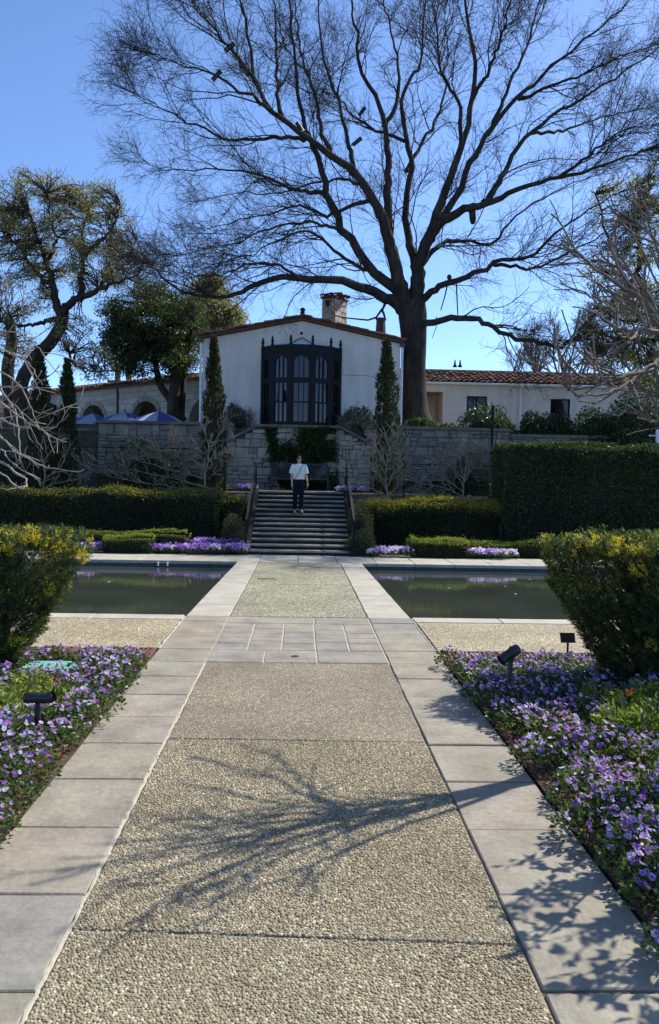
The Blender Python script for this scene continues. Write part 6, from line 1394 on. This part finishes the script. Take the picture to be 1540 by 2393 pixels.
# far pansies: blooms too small to pick apart
def blooms(seed, kinds_v, n=26, rad=.16, h=.2):
    r = np.random.default_rng(seed); q = np.sqrt(r.uniform(0, 1, n)); th = r.uniform(0, 2*PI, n); P = np.stack([q*rad*np.cos(th), q*rad*np.sin(th), h*(1 - .4*q**2) + r.uniform(-.02, .03, n)], 1)
    D1 = rdir(n, r, .2); Vs = []; Fs = []; o = 0
    for a in range(2): V, F = leaves(P - D1*.03, D1 if a == 0 else unit(np.cross(D1, rdir(n, r))), np.full(n, .062), .9, r); Vs.append(V); Fs.append(F + o); o += len(V)
    return npmesh('blooms', np.concatenate(Vs), np.concatenate(Fs), np.tile(r.uniform(.1, .85, n), 2))
BL = {}
for kd in ('p_lilac', 'p_purple', 'p_pale'):
    L = []
    for i in range(2): me = blooms(230 + i, None); me.materials.append(LM[kd]); L.append(me)
    BL[kd] = L
def far_patch(pxs, Y, z, label, group, mix, r):
    for u, dy in pxs:
        x = W(u, 1290, Y)[0]; t = thing('pansy_plant', label, 'flower', (x, Y + dy, z), r.uniform(0, 6), group); s = r.uniform(.85, 1.15); t.scale = (s, s, s); link('foliage', PF[r.integers(0, 5)], None, t); link('blooms', BL[r.choice(list(mix), p=list(mix.values()))][r.integers(0, 2)], None, t)
def spread(u0, u1, rows, r, step=17): return [(u + r.normal(0, 3), dy + r.normal(0, .04)) for i, dy in enumerate(rows) for u in np.arange(u0 + (i % 2)*8, u1, step)]
far_patch(spread(358, 572, (0, .2, .4), r), 20.62, .03, 'purple pansy plant in the far bed left of the stairs', 'pansies left of the stairs', {'p_lilac': .5, 'p_purple': .25, 'p_pale': .25}, r)
far_patch(spread(372, 575, (.6, .8), r), 20.62, .12, 'deep purple pansy plant at the back of the far bed left of the stairs', 'back pansies left of the stairs', {'p_lilac': .5, 'p_purple': .5}, r)
far_patch(spread(178, 240, (0, .2), r), 20.62, .03, 'lilac pansy plant between the low box edgings on the left', 'pansies at far left', {'p_lilac': .5, 'p_purple': .2, 'p_pale': .3}, r)
far_patch(spread(872, 962, (0, .2, .4), r), 20.62, .03, 'pale lilac pansy plant in the far bed right of the stairs', 'pansies right of the stairs', {'p_lilac': .4, 'p_pale': .6}, r)
far_patch(spread(1100, 1200, (0, .18), r), 20.62, .03, 'lilac pansy plant in front of the low edging by the tall hedge', 'pansies by the tall hedge', {'p_lilac': .6, 'p_pale': .4}, r)
far_patch(spread(556, 592, (0, .2), r, 13), 25.0, 1.5, 'pink-lilac pansy plant at the top of the left handrail', 'pansies at the top of the left rail', {'p_lilac': .6, 'p_pale': .4}, r)
far_patch(spread(788, 848, (0, .2), r, 13), 25.0, 1.5, 'pink-lilac pansy plant at the top of the right handrail', 'pansies at the top of the right rail', {'p_lilac': .6, 'p_pale': .4}, r)
# lime green bedding
def lime(p, label, seed, red):
    r = np.random.default_rng(seed); n = 240; t = thing('lime_bedding_plant', label, 'plant', (p[0], p[1], .02)); q = np.sqrt(r.uniform(0, 1, n)); th = r.uniform(0, 2*PI, n); P = np.stack([q*.16*np.cos(th), q*.16*np.sin(th), .27*(1 - .5*q**2)*r.uniform(.15, 1, n)], 1)
    D = unit(np.stack([np.cos(th), np.sin(th), np.full(n, .7)], 1) + r.normal(0, .5, (n, 3))); V, F = leaves(P, D, r.uniform(.05, .085, n), .28, r); link('foliage', npmesh('foliage', V, F, r.uniform(0, 1, n)), LM['lime'], t)
    S = np.stack([spline([(0, 0, 0), (a*.4, b*.4, .12), (a, b, .24)], 6) for a, b in r.normal(0, .07, (7, 2))]); V, F = tubes(S, np.tile(np.linspace(.005, .002, 6), (7, 1)), 4); link('stem', npmesh('stem', V, F), MAT['bark_tan'], t)
    if red:
        m = 14; P = np.array([.02, -.03, .26]) + r.normal(0, 1, (m, 3))*np.array([.022, .022, .010]); V, F = leaves(P, rdir(m, r, .8), np.full(m, .028), .6, r); link('flower', npmesh('flower', V, F, r.uniform(0, 1, m)), LM['red'], t)
LLAB = ['lime-green bedding plant left of the left spotlight', 'lime-green bedding plant behind the left spotlight', 'lime-green bedding plant at the left photo edge below the yew', 'lime-green bedding plant with a small red flower right of the left spotlight']
RLAB = ['lime-green bedding plant nearest the right spotlight', 'lime-green bedding plant with a red flower head in the right bed', 'lime-green bedding plant under the right yew', 'lime-green bedding plant in front of the red flower', 'lime-green bedding plant at the right of the red flower', 'lime-green bedding plant at the right photo edge']
for i, p in enumerate(lime_l): lime(p, LLAB[i], 300 + i, i == 3)
for i, p in enumerate(lime_r): lime(p, RLAB[i], 310 + i, i == 1)
# mulch chips along the path edges
r = np.random.default_rng(150); n = 9000; P = np.stack([XO + .015 + np.abs(r.normal(0, .13, n)), r.uniform(2.8, 8.9, n), r.uniform(.008, .045, n)], 1); P[:, 0] *= r.choice([-1, 1], n)
D = rdir(n, r); D[:, 2] *= .25; D = unit(D); V, F = leaves(P, D, r.uniform(.015, .05, n), .4, r)
tag(link('mulch', npmesh('mulch', V, F, r.uniform(0, 1, n)), MAT['chip']), 'reddish bark mulch along the edges of the flower beds', 'mulch', None, 'stuff')
